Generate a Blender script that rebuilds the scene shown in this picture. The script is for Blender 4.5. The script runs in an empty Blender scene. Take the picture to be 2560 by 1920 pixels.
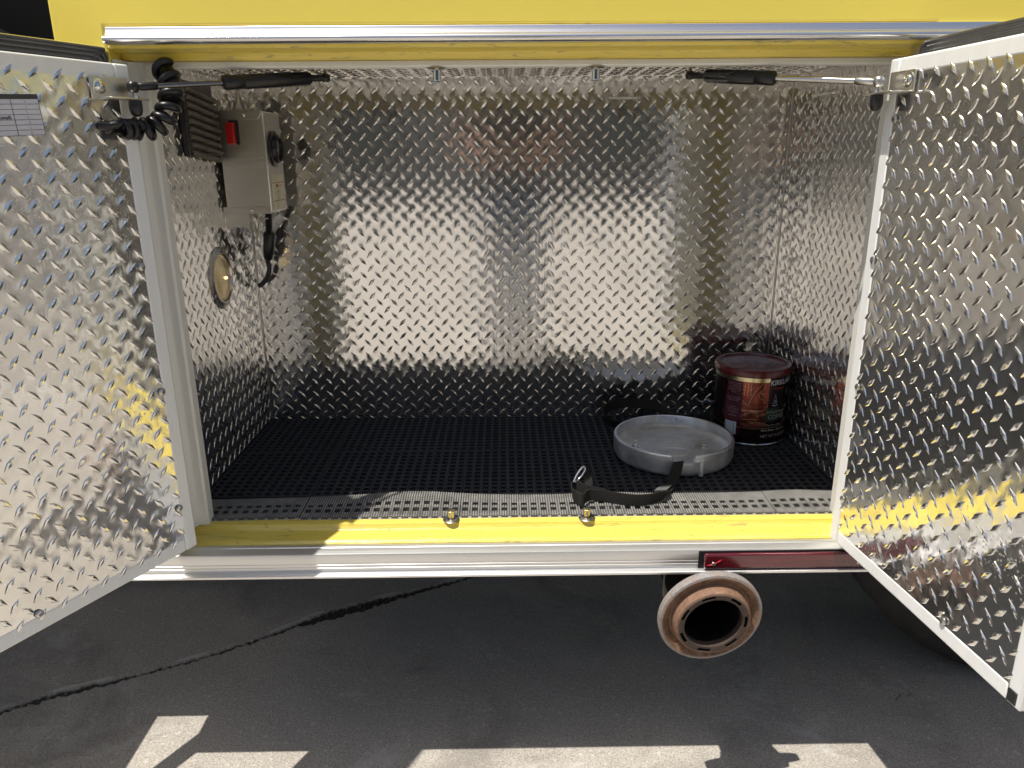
import bpy, bmesh, math, random
import numpy as np
from mathutils import Matrix, Vector
random.seed(4); rng = np.random.default_rng(4)
S = bpy.context.scene; COL = S.collection
PI = math.pi

# ------------------------------------------------------------------ camera, sky, sun, exposure
cam_d = bpy.data.cameras.new('camera'); cam = bpy.data.objects.new('camera', cam_d); COL.objects.link(cam); S.camera = cam
cam_d.sensor_width = 36.0; cam_d.lens = 26.36; cam_d.clip_start = 0.02; cam_d.clip_end = 600
R2 = Vector((0.9999124, -0.01100814, -0.00734916)); U2 = Vector((0.0102436, 0.29198324, 0.95636858)); FW = Vector((0.00838201, 0.95636008, -0.29207043))
CAM = Vector((0.57229684, -1.19136805, 0.59993598))
cam.matrix_world = Matrix(((R2.x, U2.x, -FW.x, CAM.x), (R2.y, U2.y, -FW.y, CAM.y), (R2.z, U2.z, -FW.z, CAM.z), (0, 0, 0, 1)))

LX, LY = 0.342, 0.209                                     # sunlight travels along (LX, LY, -1)
sun_el = math.atan(1 / math.hypot(LX, LY)); sun_az = math.atan2(-LX, -LY)
W = bpy.data.worlds.new('World'); S.world = W; W.use_nodes = True
wn = W.node_tree; wn.nodes.clear()
sky = wn.nodes.new('ShaderNodeTexSky'); sky.sky_type = 'NISHITA'; sky.sun_disc = False
sky.sun_elevation = sun_el; sky.sun_rotation = sun_az; sky.air_density = 1.0; sky.dust_density = 2.4; sky.ozone_density = .8
bg = wn.nodes.new('ShaderNodeBackground'); bg.inputs[1].default_value = 0.090
wo = wn.nodes.new('ShaderNodeOutputWorld'); wn.links.new(sky.outputs[0], bg.inputs[0]); wn.links.new(bg.outputs[0], wo.inputs[0])
sun_l = bpy.data.lights.new('sun', 'SUN'); sun_l.energy = 4.8; sun_l.angle = math.radians(0.55); sun_l.color = (1.0, 0.95, 0.865)
sun = bpy.data.objects.new('sun', sun_l); COL.objects.link(sun); sun.location = (-2, -1.5, 5)
sun.rotation_euler = Vector((LX, LY, -1)).to_track_quat('-Z', 'Y').to_euler()
S.view_settings.view_transform = 'Standard'; S.view_settings.look = 'None'; S.view_settings.gamma = 1; S.view_settings.use_curve_mapping = False
S.view_settings.exposure = 0.17
S.cycles.max_bounces = 10; S.cycles.diffuse_bounces = 5; S.cycles.glossy_bounces = 7; S.cycles.sample_clamp_indirect = 6
S.cycles.use_denoising = True

# ------------------------------------------------------------------ mesh helpers
WM = {}
def wm(o): return WM.get(o.name, Matrix.Identity(4)) if o else Matrix.Identity(4)
def link(name, data, parent=None, M=None):
    o = bpy.data.objects.new(name, data); COL.objects.link(o)
    M = M.copy() if M is not None else Matrix.Identity(4)
    if parent is not None:
        o.parent = parent; o.matrix_parent_inverse = wm(parent).inverted()
    o.matrix_basis = M; WM[o.name] = M
    return o
def thing(name, label, cat, loc=(0, 0, 0), group=None):
    o = link(name, None, None, Matrix.Translation(loc)); o.empty_display_size = 0.05
    o['label'] = label; o['category'] = cat
    if group: o['group'] = group
    return o
def tag(o, label=None, cat=None, group=None, kind=None):
    if label: o['label'] = label
    if cat: o['category'] = cat
    if group: o['group'] = group
    if kind: o['kind'] = kind
    return o

class MB:
    def __init__(s): s.v = []; s.f = []; s.m = []; s.mat = 0
    def add(s, V, F, M=None):
        b = len(s.v)
        for p in V:
            p = Vector(p)
            if M is not None: p = M @ p
            s.v.append((p.x, p.y, p.z))
        for f in F: s.f.append([b + i for i in f]); s.m.append(s.mat)
        return s
    def box(s, x0, x1, y0, y1, z0, z1, M=None):
        V = [(x, y, z) for z in (z0, z1) for y in (y0, y1) for x in (x0, x1)]
        return s.add(V, [(0, 2, 3, 1), (4, 5, 7, 6), (0, 1, 5, 4), (2, 6, 7, 3), (0, 4, 6, 2), (1, 3, 7, 5)], M)
    def prism(s, prof, a0, a1, axis='x', M=None, caps=True):
        n = len(prof); V = []
        for a in (a0, a1):
            for (p, q) in prof:
                V.append({'x': (a, p, q), 'y': (p, a, q), 'z': (p, q, a)}[axis])
        F = [(i, (i + 1) % n, n + (i + 1) % n, n + i) for i in range(n)]
        if caps: F += [tuple(range(n))[::-1], tuple(range(n, 2 * n))]
        return s.add(V, F, M)
    def lathe(s, prof, n=32, M=None, closed=False):
        """profile of (radius, height) turned about local Z"""
        V = []; F = []; k = len(prof)
        for i in range(n):
            a = 2 * PI * i / n
            for r, h in prof: V.append((r * math.cos(a), r * math.sin(a), h))
        for i in range(n):
            j = (i + 1) % n
            for q in range(k - 1 if not closed else k):
                q2 = (q + 1) % k
                F.append((i * k + q, j * k + q, j * k + q2, i * k + q2))
        return s.add(V, F, M)
    def tube(s, path, r, n=10, M=None, caps=True):
        P = [Vector(p) for p in path]; K = len(P)
        rad = r if isinstance(r, (list, tuple, np.ndarray)) else [r] * K
        up = Vector((0, 0, 1)); V = []; F = []; prev = None
        for i in range(K):
            t = (P[min(i + 1, K - 1)] - P[max(i - 1, 0)]).normalized()
            if prev is None:
                x = t.cross(up if abs(t.z) < .9 else Vector((1, 0, 0))).normalized()
            else:
                x = (prev - t * prev.dot(t)).normalized()
            prev = x; y = t.cross(x)
            for j in range(n):
                a = 2 * PI * j / n; V.append(P[i] + (x * math.cos(a) + y * math.sin(a)) * rad[i])
        for i in range(K - 1):
            for j in range(n): F.append((i * n + j, i * n + (j + 1) % n, (i + 1) * n + (j + 1) % n, (i + 1) * n + j))
        if caps: F += [tuple(range(n))[::-1], tuple(range((K - 1) * n, K * n))]
        return s.add(V, F, M)
    def ribbon(s, centers, widths, th=0.0012, M=None):
        C = [Vector(c) for c in centers]; Wd = [Vector(w) for w in widths]; K = len(C); V = []; F = []
        for i in range(K):
            t = (C[min(i + 1, K - 1)] - C[max(i - 1, 0)]).normalized(); nn = t.cross(Wd[i]).normalized() * th / 2
            V += [C[i] - Wd[i] / 2 - nn, C[i] + Wd[i] / 2 - nn, C[i] + Wd[i] / 2 + nn, C[i] - Wd[i] / 2 + nn]
        for i in range(K - 1):
            for j in range(4): F.append((i * 4 + j, i * 4 + (j + 1) % 4, (i + 1) * 4 + (j + 1) % 4, (i + 1) * 4 + j))
        F += [(3, 2, 1, 0), tuple((K - 1) * 4 + j for j in range(4))]
        return s.add(V, F, M)
    def mesh(s, name, mats, smooth=None):
        me = bpy.data.meshes.new(name); me.from_pydata(s.v, [], s.f)
        for m in (mats if isinstance(mats, (list, tuple)) else [mats]): me.materials.append(m)
        if any(s.m): me.polygons.foreach_set('material_index', s.m)
        bm = bmesh.new(); bm.from_mesh(me); bmesh.ops.recalc_face_normals(bm, faces=bm.faces[:]); bm.to_mesh(me); bm.free()
        if smooth is not None:
            me.shade_smooth(); me.set_sharp_from_angle(angle=math.radians(smooth))
        return me
    def build(s, name, mats, parent=None, M=None, smooth=None, bevel=None, seg=2):
        o = link(name, s.mesh(name, mats, smooth), parent, M)
        if bevel:
            b = o.modifiers.new('bevel', 'BEVEL'); b.width = bevel; b.segments = seg; b.limit_method = 'ANGLE'; b.angle_limit = math.radians(40)
            if smooth is None: o.data.shade_smooth(); o.data.set_sharp_from_angle(angle=math.radians(50))
        return o
def frame(o, x, y, z):
    o, x, y, z = Vector(o), Vector(x), Vector(y), Vector(z)
    return Matrix(((x.x, y.x, z.x, o.x), (x.y, y.y, z.y, o.y), (x.z, y.z, z.z, o.z), (0, 0, 0, 1)))
def along(p, d):
    """matrix whose Z runs along d from p"""
    return Matrix.Translation(Vector(p)) @ Vector(d).to_track_quat('Z', 'Y').to_matrix().to_4x4()
def spline(pts, n=8):
    P = [Vector(p) for p in pts]; out = []
    for i in range(len(P) - 1):
        a = P[max(i - 1, 0)]; b = P[i]; c = P[i + 1]; d = P[min(i + 2, len(P) - 1)]
        for k in range(n):
            t = k / n; out.append(0.5 * ((2 * b) + (c - a) * t + (2 * a - 5 * b + 4 * c - d) * t * t + (3 * b - a - 3 * c + d) * t ** 3))
    out.append(P[-1]); return out
_text_cache = {}
def text_geo(s, size, bold=False, shear=0.0):
    cu = bpy.data.curves.new('lettering', 'FONT'); cu.body = s; cu.size = size; cu.align_x = 'CENTER'; cu.align_y = 'CENTER'; cu.resolution_u = 3; cu.shear = shear
    if bold: cu.offset = size * 0.02
    o = bpy.data.objects.new('lettering', cu); COL.objects.link(o)
    dg = bpy.context.evaluated_depsgraph_get(); ev = o.evaluated_get(dg); me = ev.to_mesh()
    V = [tuple(v.co) for v in me.vertices]; F = [tuple(p.vertices) for p in me.polygons]
    ev.to_mesh_clear(); bpy.data.objects.remove(o); bpy.data.curves.remove(cu)
    return V, F

# ------------------------------------------------------------------ materials
class NT:
    def __init__(s, name):
        s.m = bpy.data.materials.new(name); s.m.use_nodes = True; s.t = s.m.node_tree; s.t.nodes.clear()
        s.out = s.t.nodes.new('ShaderNodeOutputMaterial'); s.b = s.t.nodes.new('ShaderNodeBsdfPrincipled'); s.t.links.new(s.b.outputs[0], s.out.inputs[0])
    def n(s, ty, **kw):
        nd = s.t.nodes.new(ty)
        for k, v in kw.items(): setattr(nd, k, v)
        return nd
    def l(s, a, b): s.t.links.new(a, b)
    def set(s, **kw):
        for k, v in kw.items(): s.b.inputs[k.replace('_', ' ')].default_value = v
    def math(s, op, a, b=None, c=None):
        nd = s.n('ShaderNodeMath', operation=op)
        for i, x in enumerate((a, b, c)):
            if x is None: continue
            if isinstance(x, (int, float)): nd.inputs[i].default_value = x
            else: s.l(x, nd.inputs[i])
        return nd.outputs[0]
    def coord(s, kind='Object', scale=(1, 1, 1)):
        tc = s.n('ShaderNodeTexCoord'); mp = s.n('ShaderNodeMapping'); mp.inputs['Scale'].default_value = scale
        s.l(tc.outputs[kind], mp.inputs[0]); return mp.outputs[0]
    def noise(s, vec, scale, detail=4, rough=.55, dist=0.0):
        nd = s.n('ShaderNodeTexNoise'); nd.inputs['Scale'].default_value = scale; nd.inputs['Detail'].default_value = detail
        nd.inputs['Roughness'].default_value = rough; nd.inputs['Distortion'].default_value = dist; s.l(vec, nd.inputs['Vector']); return nd.outputs['Fac']
    def ramp(s, fac, stops):
        nd = s.n('ShaderNodeValToRGB'); e = nd.color_ramp.elements
        while len(e) > 1: e.remove(e[-1])
        for i, (p, c) in enumerate(stops):
            el = e[0] if i == 0 else e.new(p)
            el.position = p; c = c if isinstance(c, (tuple, list)) else (c, c, c); el.color = (*c[:3], 1)
        s.l(fac, nd.inputs[0]); return nd.outputs[0]
    def mix(s, fac, a, b, mode='MIX'):
        nd = s.n('ShaderNodeMix', data_type='RGBA', blend_type=mode)
        for inp, x in ((nd.inputs[0], fac), (nd.inputs[6], a), (nd.inputs[7], b)):
            if isinstance(x, (int, float)): inp.default_value = x
            elif isinstance(x, tuple): inp.default_value = (*x[:3], 1)
            else: s.l(x, inp)
        return nd.outputs[2]
    def bump(s, h, dist, strength=1.0, prev=None):
        nd = s.n('ShaderNodeBump'); nd.inputs['Strength'].default_value = strength; nd.inputs['Distance'].default_value = dist
        s.l(h, nd.inputs['Height'])
        if prev is not None: s.l(prev, nd.inputs['Normal'])
        return nd.outputs[0]

def mat(name, color, rough=.5, metal=0.0, nscale=None, namp=.15, bump=None, coat=0.0, spec=.5, rvar=0.0):
    t = NT(name); t.set(Base_Color=(*color, 1), Roughness=rough, Metallic=metal, Coat_Weight=coat); t.b.inputs['Specular IOR Level'].default_value = spec
    if nscale:
        c = t.coord(); f = t.noise(c, nscale, 5)
        lo = tuple(x * (1 - namp) for x in color); hi = tuple(min(1, x * (1 + namp)) for x in color)
        t.l(t.ramp(f, [(.3, lo), (.7, hi)]), t.b.inputs['Base Color'])
        if rvar: t.l(t.ramp(f, [(.3, max(0, rough - rvar)), (.7, min(1, rough + rvar))]), t.b.inputs['Roughness'])
        if bump: t.l(t.bump(t.noise(c, nscale * 3, 3), bump), t.b.inputs['Normal'])
    return t.m

def tread_material(name, rough, spots=0.0, halo=0.00022, wav=0.00022, base=(.86, .85, .83), streak=0.00008, metal=.95):
    t = NT(name); t.set(Metallic=metal)
    uvn = t.n('ShaderNodeUVMap'); uvn.uv_map = 'lattice'; sep = t.n('ShaderNodeSeparateXYZ'); t.l(uvn.outputs[0], sep.inputs[0])
    hs = []
    for off, ang in ((0.0, 47), (0.5, -47)):
        u = t.math('ADD', sep.outputs[0], off); v = t.math('ADD', sep.outputs[1], off)
        fu = t.math('SUBTRACT', u, t.math('ROUND', u)); fv = t.math('SUBTRACT', v, t.math('ROUND', v))
        ca, sa = math.cos(math.radians(ang)), math.sin(math.radians(ang))
        a = t.math('ADD', t.math('MULTIPLY', fu, ca / .34), t.math('MULTIPLY', fv, sa / .34))
        b = t.math('ADD', t.math('MULTIPLY', fu, -sa / .20), t.math('MULTIPLY', fv, ca / .20))
        q = t.math('ADD', t.math('MULTIPLY', a, a), t.math('MULTIPLY', b, b))
        hs.append(t.math('EXPONENT', t.math('MULTIPLY', q, -1.0)))
    h = t.math('ADD', hs[0], hs[1])
    oc = t.coord('Object')
    nb = t.bump(h, halo)
    w1 = t.noise(oc, 5.5, 1.5, .4); nb = t.bump(w1, wav * 6, 1.0, nb)
    wv = t.noise(t.coord('Object', (1, .35, 1)), 34, 2, .5, .6); nb = t.bump(wv, wav, 1.0, nb)
    w2 = t.noise(t.coord('Object', (260, 14, 50)), 1.0, 3, .6); nb = t.bump(w2, streak, 1.0, nb)
    t.l(nb, t.b.inputs['Normal'])
    f = t.noise(oc, 9, 6, .65); f2 = t.noise(oc, 140, 3, .6)
    r = t.math('ADD', t.math('MULTIPLY', f, .10), t.math('ADD', t.math('MULTIPLY', f2, .07), rough - .085))
    col = t.mix(t.ramp(f, [(.35, 0.0), (.75, 1.0)]), base, tuple(c * .84 for c in base))
    sc = t.noise(oc, 300, 2, .5); col = t.mix(t.ramp(sc, [(.70, 0.0), (.76, .35)]), col, (.35, .33, .30))
    smudge = t.ramp(t.noise(oc, 12, 5, .75, .8), [(.63, 0.0), (.72, .6)]); col = t.mix(smudge, col, (.42, .40, .37))
    r = t.math('ADD', r, t.math('MULTIPLY', smudge, .22))
    scr = t.ramp(t.noise(t.coord('Object', (70, 9, 30)), 1.0, 3, .8, 1.4), [(.665, 0.0), (.685, .8), (.70, 0.0)]); col = t.mix(scr, col, (.50, .48, .45)); r = t.math('ADD', r, t.math('MULTIPLY', scr, .2))
    drt = t.ramp(t.noise(oc, 21, 6, .85, .3), [(.70, 0.0), (.735, .85)]); col = t.mix(drt, col, (.10, .095, .085)); r = t.math('ADD', r, t.math('MULTIPLY', drt, .3))
    if spots:
        vo = t.n('ShaderNodeTexVoronoi'); vo.inputs['Scale'].default_value = 190; t.l(oc, vo.inputs['Vector'])
        sp = t.ramp(vo.outputs['Distance'], [(.20, 1.0), (.34, 0.0)]); mk = t.ramp(t.noise(oc, 5, 3), [(.52, 0.0), (.66, 1.0)])
        sm = t.math('MULTIPLY', t.math('MULTIPLY', sp, mk), spots); r = t.math('ADD', r, t.math('MULTIPLY', sm, .35)); col = t.mix(t.math('MULTIPLY', sm, .5), col, (.62, .60, .55))
    t.l(r, t.b.inputs['Roughness']); t.l(col, t.b.inputs['Base Color'])
    return t.m

TREAD_BACK = tread_material('tread_aluminium_wall', .100, halo=.00026, wav=.00016)
TREAD_DOOR = tread_material('tread_aluminium_door', .105, spots=1.0, metal=.955, halo=0.00022, wav=0.00024, streak=0.00003)

def yellow_paint(name, scuff):
    t = NT(name); t.set(Roughness=.32, Coat_Weight=.6, Coat_Roughness=.06)
    c = t.coord(); f = t.noise(c, 3, 3)
    col = t.mix(f, (.80, .635, .110), (.75, .59, .100)) if scuff else t.mix(f, (.90, .74, .13), (.87, .70, .12))
    if scuff:
        s1 = t.noise(t.coord('Object', (6, 60, 60)), 2.0, 6, .7); m1 = t.ramp(s1, [(.54, 0.0), (.66, .8)])
        s2 = t.noise(t.coord('Object', (14, 90, 90)), 1.6, 4, .7, 1.0); m2 = t.ramp(s2, [(.59, 0.0), (.65, .95)])
        col = t.mix(t.math('MULTIPLY', m1, .45), col, (.42, .36, .12)); col = t.mix(t.math('MULTIPLY', m2, .6), col, (.20, .17, .08))
        t.l(t.bump(t.noise(t.coord('Object', (8, 40, 40)), 3, 3), .0012), t.b.inputs['Normal'])
        t.l(t.math('ADD', t.math('MULTIPLY', m1, .3), .34), t.b.inputs['Roughness'])
    else:
        t.l(t.bump(t.noise(c, 900, 2), .00003), t.b.inputs['Normal'])
    t.l(col, t.b.inputs['Base Color']); return t.m
YELLOW = yellow_paint('yellow_paint', False); YELLOW_W = yellow_paint('yellow_paint_scuffed', True)

def satin(name, base, rough, metal, streak=(1, 60, 60), marks=.5):
    t = NT(name); t.set(Metallic=metal)
    s = t.noise(t.coord('Object', streak), 3, 4, .6); col = t.mix(s, tuple(c * .86 for c in base), base)
    mk = t.ramp(t.noise(t.coord('Object', tuple(max(1, q * .25) for q in streak)), 14, 5, .75, .5), [(.63, 0.0), (.72, marks)])
    col = t.mix(mk, col, (.18, .17, .16)); t.l(col, t.b.inputs['Base Color'])
    t.l(t.math('ADD', t.math('MULTIPLY', s, .12), rough - .06), t.b.inputs['Roughness'])
    t.l(t.bump(s, .0002), t.b.inputs['Normal']); return t.m
FRAME_M = satin('door_frame_aluminium', (.88, .89, .885), .40, .05, (20, 20, 3), .35)
JAMB_M = satin('jamb_aluminium', (.82, .815, .77), .42, .05, (30, 30, 3), .25)
RAIL_M = satin('extruded_aluminium', (.84, .84, .83), .38, .85, (1, 60, 60), .25)
GUTTER_M = satin('bright_aluminium', (.80, .80, .81), .22, .9, (1, 60, 60), .0)
STAIN = satin('brushed_stainless', (.72, .695, .64), .34, 1.0, (5, 5, 90), .1)
CHROME = mat('chrome', (.78, .77, .75), .12, 1.0)
STEEL = mat('zinc_steel', (.55, .54, .52), .3, 1.0, 60, .2, .0003)
ROD_M = mat('polished_rod', (.50, .49, .48), .18, 1.0)
BLACKP = mat('black_plastic', (.016, .016, .018), .33, 0, 90, .2, .0002)
BLACKG = mat('black_gloss_paint', (.008, .008, .010), .36, 0)
RUBBER = mat('black_rubber', (.030, .030, .034), .42, 0, 50, .3, .0003)
BLACKV = mat('shadowed_black', (.0035, .0035, .0045), .75, spec=.12)  # near-black, with the shade of the recess put into the colour
DARKU = mat('underbody_black', (.010, .010, .010), .8)
DUSTY = mat('dusty_rubber_slat', (.15, .135, .11), .62, 0, 30, .45, .0006)
REDP = mat('red_plastic', (.50, .008, .010), .28, 0, coat=.4)
PAPER = mat('laminated_paper', (.60, .60, .68), .35, 0, 25, .06, coat=.4)
PAPER_OLD = mat('aged_sticker_paper', (.80, .74, .55), .45, 0, 60, .15)
INK = mat('black_ink', (.05, .045, .05), .5)
REDINK = mat('red_ink', (.45, .06, .05), .5)
BRASSY = mat('yellow_zinc', (.62, .55, .36), .25, 1.0, 120, .4, .0005)
WIRE_M = mat('cream_wire', (.62, .55, .38), .5)
CASTAL = mat('cast_aluminium', (.66, .67, .68), .40, .6, 26, .25, .0010, rvar=.10)
WEB = None
def webbing(name, base):
    t = NT(name); t.set(Roughness=.78); oc = t.coord('Object')
    wv = t.n('ShaderNodeTexWave'); wv.inputs['Scale'].default_value = 260; wv.bands_direction = 'DIAGONAL'; t.l(oc, wv.inputs['Vector'])
    t.l(t.mix(wv.outputs['Fac'], tuple(c * .6 for c in base), base), t.b.inputs['Base Color']); t.l(t.bump(wv.outputs['Fac'], .0005), t.b.inputs['Normal'])
    return t.m
WEB = webbing('black_webbing', (.013, .013, .011))

def mat_plastic(name, a, b):
    t = NT(name); t.set(Roughness=.6); oc = t.coord('Object'); f = t.noise(oc, 40, 4, .65); g = t.noise(oc, 6, 3)
    col = t.mix(t.ramp(f, [(.3, 0.0), (.7, 1.0)]), a, b); col = t.mix(t.math('MULTIPLY', g, .5), col, a)
    t.l(col, t.b.inputs['Base Color']); return t.m
MAT_LIT = mat_plastic('dusty_lit_mat', (.045, .044, .042), (.12, .116, .108))  # front strips: dust and sunlit tone both put into the colour
MAT_LIT_NUB = mat_plastic('lit_grey_nubs', (.22, .215, .20), (.46, .445, .415))  # paler nubs over darker bars imitate the shading between the nubs
MAT_DNUB = mat_plastic('shaded_mat_nubs', (.022, .023, .028), (.060, .062, .070))
MAT_DARK = mat_plastic('shaded_black_mat', (.008, .009, .011), (.018, .019, .022))  # inner tiles: darker copy of the mat with shade in its colour

# concrete
def concrete():
    t = NT('concrete'); t.set(Roughness=.85); oc = t.coord('Object')
    big = t.noise(oc, 1.7, 5, .6); med = t.noise(oc, 11, 5, .65); fine = t.noise(oc, 260, 3, .7); grit = t.noise(oc, 95, 2, .5)
    col = t.mix(t.ramp(big, [(.3, 0.0), (.7, 1.0)]), (.46, .42, .365), (.54, .495, .435))
    col = t.mix(t.ramp(med, [(.35, 0.0), (.7, .35)]), col, (.33, .31, .28))
    col = t.mix(t.ramp(fine, [(.30, .9), (.56, 0.0)]), col, (.17, .155, .135)); col = t.mix(t.ramp(grit, [(.60, 0.0), (.72, .6)]), col, (.66, .62, .56))
    bl = t.noise(t.coord('Object', (1, 1.4, 1)), 9, 7, .8, .6); col = t.mix(t.ramp(bl, [(.66, 0.0), (.71, .8)]), col, (.10, .085, .07))
    oil = t.noise(oc, 3.1, 6, .7, .6); col = t.mix(t.ramp(oil, [(.52, 0.0), (.66, .5)]), col, (.17, .155, .14)); pale = t.noise(oc, 4.7, 7, .75, .4); col = t.mix(t.ramp(pale, [(.56, 0.0), (.70, .6)]), col, (.62, .60, .57)); spt = t.noise(oc, 26, 5, .7); col = t.mix(t.ramp(spt, [(.70, 0.0), (.74, .75)]), col, (.09, .08, .075))
    sep = t.n('ShaderNodeSeparateXYZ'); tc = t.n('ShaderNodeTexCoord'); t.l(tc.outputs['Object'], sep.inputs[0])
    dep = t.ramp(t.math('MULTIPLY', sep.outputs[2], -100.0), [(.12, 0.0), (.45, 1.0)])
    dirt = t.ramp(t.noise(oc, 150, 4, .7), [(.35, (.030, .028, .026)), (.7, (.10, .09, .08))])
    col = t.mix(dep, col, dirt); chip = t.ramp(t.math('MULTIPLY', sep.outputs[2], 400.0), [(.15, 0.0), (.60, .75)]); col = t.mix(chip, col, (.60, .57, .52)); t.l(col, t.b.inputs['Base Color'])
    nb = t.bump(fine, .0014); nb = t.bump(grit, .0012, 1, nb); nb = t.bump(med, .003, 1, nb); t.l(nb, t.b.inputs['Normal']); return t.m
CONCRETE = concrete()

# ------------------------------------------------------------------ ground with a real crack
ZG = -0.5
def build_ground():
    x0, x1, y0, y1, st = -.80, .98, -.16, 1.05, .0044
    nx = int((x1 - x0) / st); ny = int((y1 - y0) / st)
    X, Y = np.meshgrid(np.linspace(x0, x1, nx), np.linspace(y0, y1, ny))
    pts = np.array([(-.70, .02), (-.60, .055), (-.486, .112), (-.44, .142), (-.392, .165), (-.34, .186), (-.27, .215), (-.20, .248), (-.121, .287), (-.06, .325), (0, .362), (.05, .40), (.104, .431), (.15, .455), (.20, .478), (.25, .506), (.290, .524), (.36, .558), (.443, .598), (.55, .66), (.70, .74), (.86, .85)])
    half = .88 * np.interp(pts[:, 0], [-.7, -.5, -.42, -.36, -.30, -.2, .0, .06, .10, .16, .24, .30, .40, .5, .8], [0, .004, .009, .010, .005, .004, .0045, .005, .017, .021, .017, .011, .006, .005, 0])
    jx = .003 * np.sin(X * 83 + Y * 41) * np.sin(X * 37 - Y * 59) + .0016 * np.sin(X * 211 + Y * 157) + .0012 * np.sin(X * 420 - Y * 77) + rng.normal(0, .0013, X.shape)
    D = np.full(X.shape, 9.0); Hh = np.zeros(X.shape); Sd = np.zeros(X.shape)
    for i in range(len(pts) - 1):
        a, b = pts[i], pts[i + 1]; d = b - a; L2 = d @ d
        t = np.clip(((X - a[0]) * d[0] + (Y - a[1]) * d[1]) / L2, 0, 1)
        px, py = X - a[0] - t * d[0], Y - a[1] - t * d[1]; dd = np.hypot(px, py)
        sg = (d[0] * (Y - a[1]) - d[1] * (X - a[0])) / math.sqrt(L2); m = dd < D
        D[m] = dd[m]; Hh[m] = (half[i] + (half[i + 1] - half[i]) * t)[m]; Sd[m] = sg[m]
    Dj = np.abs(Sd + jx) if True else D
    Dj = np.where(D < .06, Dj, D)
    k = np.clip((Hh - Dj) / .004 + .5, 0, 1) * (Hh > .001)
    Z = -k * (.007 + .004 * np.sin(X * 300) * np.sin(Y * 270)) + k * rng.normal(0, .0013, X.shape)
    lip = np.exp(-((Sd - Hh - .008) / .006) ** 2) * (Hh > .001) * (D < .06) * .0030 * np.clip(.35 + .5 * np.sin(X * 31) + .35 * np.sin(X * 77 + 1), 0, 1); Z = Z + lip
    Z[0, :] = Z[-1, :] = 0; Z[:, 0] = Z[:, -1] = 0
    V = np.stack([X, Y, Z], -1).reshape(-1, 3)
    idx = np.arange(nx * ny).reshape(ny, nx)
    F = np.stack([idx[:-1, :-1], idx[:-1, 1:], idx[1:, 1:], idx[1:, :-1]], -1).reshape(-1, 4).tolist()
    B = len(V); far = 260
    V = V.tolist() + [(-far, -far, 0), (far, -far, 0), (far, far, 0), (-far, far, 0), (x0, y0, 0), (x1, y0, 0), (x1, y1, 0), (x0, y1, 0)]
    F += [(B, B + 1, B + 5, B + 4), (B + 1, B + 2, B + 6, B + 5), (B + 2, B + 3, B + 7, B + 6), (B + 3, B, B + 4, B + 7)]
    me = bpy.data.meshes.new('ground'); me.from_pydata(V, [], F); me.materials.append(CONCRETE); me.shade_smooth()
    o = link('ground', me, None, Matrix.Translation((0, 0, ZG))); tag(o, kind='structure', label='grey concrete pavement with a long dirty crack under the yellow truck')
build_ground()

# ------------------------------------------------------------------ truck body
D = 0.5115; XL = 0.0113; XR = 1.1913; HC = 0.759
truck = thing('fire_truck', 'yellow fire truck side with an open diamond plate equipment compartment and two swung out doors', 'fire truck', (0.6, 1.1, ZG))
YF = -0.064
m = MB(); m.prism([(-.043, 2.5), (-.043, -.06), (.029, -.06), (.029, .7716), (1.171, .7716), (1.171, -.06), (1.80, -.06), (1.80, .60), (3.0, .60), (3.0, 2.5)], YF, -.001, 'y')
m.build('body_panel', YELLOW, truck, bevel=.004, seg=3)
m = MB(); m.box(-.20, -.0437, YF, .03, -.06, .60)
m.build('side_column', YELLOW, truck, bevel=.004)
m = MB(); m.box(-.042, -.0195, .0005, .03, -.06, .77); m.build('inner_post', DARKU, truck)
m = MB(); m.box(1.222, 1.26, .0005, .03, -.06, .77); m.build('inner_post', DARKU, truck)
# door header profile, extruded
prof = [(-.064, .7715), (-.064, .7475), (-.0605, .7440), (-.052, .7432), (-.050, .7418), (-.031, .7412), (-.0285, .7385), (-.0265, .7335), (-.0225, .7318), (-.012, .7318), (-.012, .7715)]
m = MB(); m.prism(prof, .03, 1.17); m.build('door_header', YELLOW_W, truck, smooth=35)
m = MB(); m.prism([(-.0218, .7312), (-.0228, .7296), (-.0228, .7245), (-.0210, .7225), (-.0015, .7225), (-.0015, .7312)], .0605, 1.1395); m.build('header_lip', JAMB_M, truck, smooth=35)
# gutter above the doors
prof = [(-.0645, .7700), (-.0675, .7705), (-.0684, .7690), (-.0692, .7618), (-.0740, .7590), (-.0790, .7580), (-.0815, .7550), (-.0810, .7515), (-.0780, .7490), (-.0720, .7478), (-.0645, .7478)]
m = MB(); m.prism(prof, .032, 1.30); m.build('drip_rail', GUTTER_M, truck, smooth=55)
# jambs
def jamb(x0, x1, flip):
    m = MB(); s = 1 if not flip else -1
    a = x0 if not flip else x1
    P = [(a, -.058), (a + s * .006, -.058), (a + s * .009, -.030), (a + s * .014, -.0245), (a + s * .017, -.0225), (a + s * .027, -.0225), (a + s * .0305, -.019), (a + s * .0305, .0), (a, .0)]
    m.prism(P, -.0045, .7312, 'z'); m.build('side_jamb', JAMB_M, truck, smooth=35)
jamb(.0295, .06, False); jamb(1.14, 1.1705, True)
# sill
prof = [(-.0005, -.0035), (-.019, -.0045), (-.0225, -.0065), (-.0255, -.0140), (-.029, -.0165), (-.051, -.0172), (-.0535, -.0185), (-.0545, -.0175), (-.0590, -.0190), (-.0618, -.0225), (-.0618, -.058), (-.0005, -.058)]
m = MB(); m.prism(prof, .0302, 1.1698); m.build('door_sill', YELLOW_W, truck, smooth=35)
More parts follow.
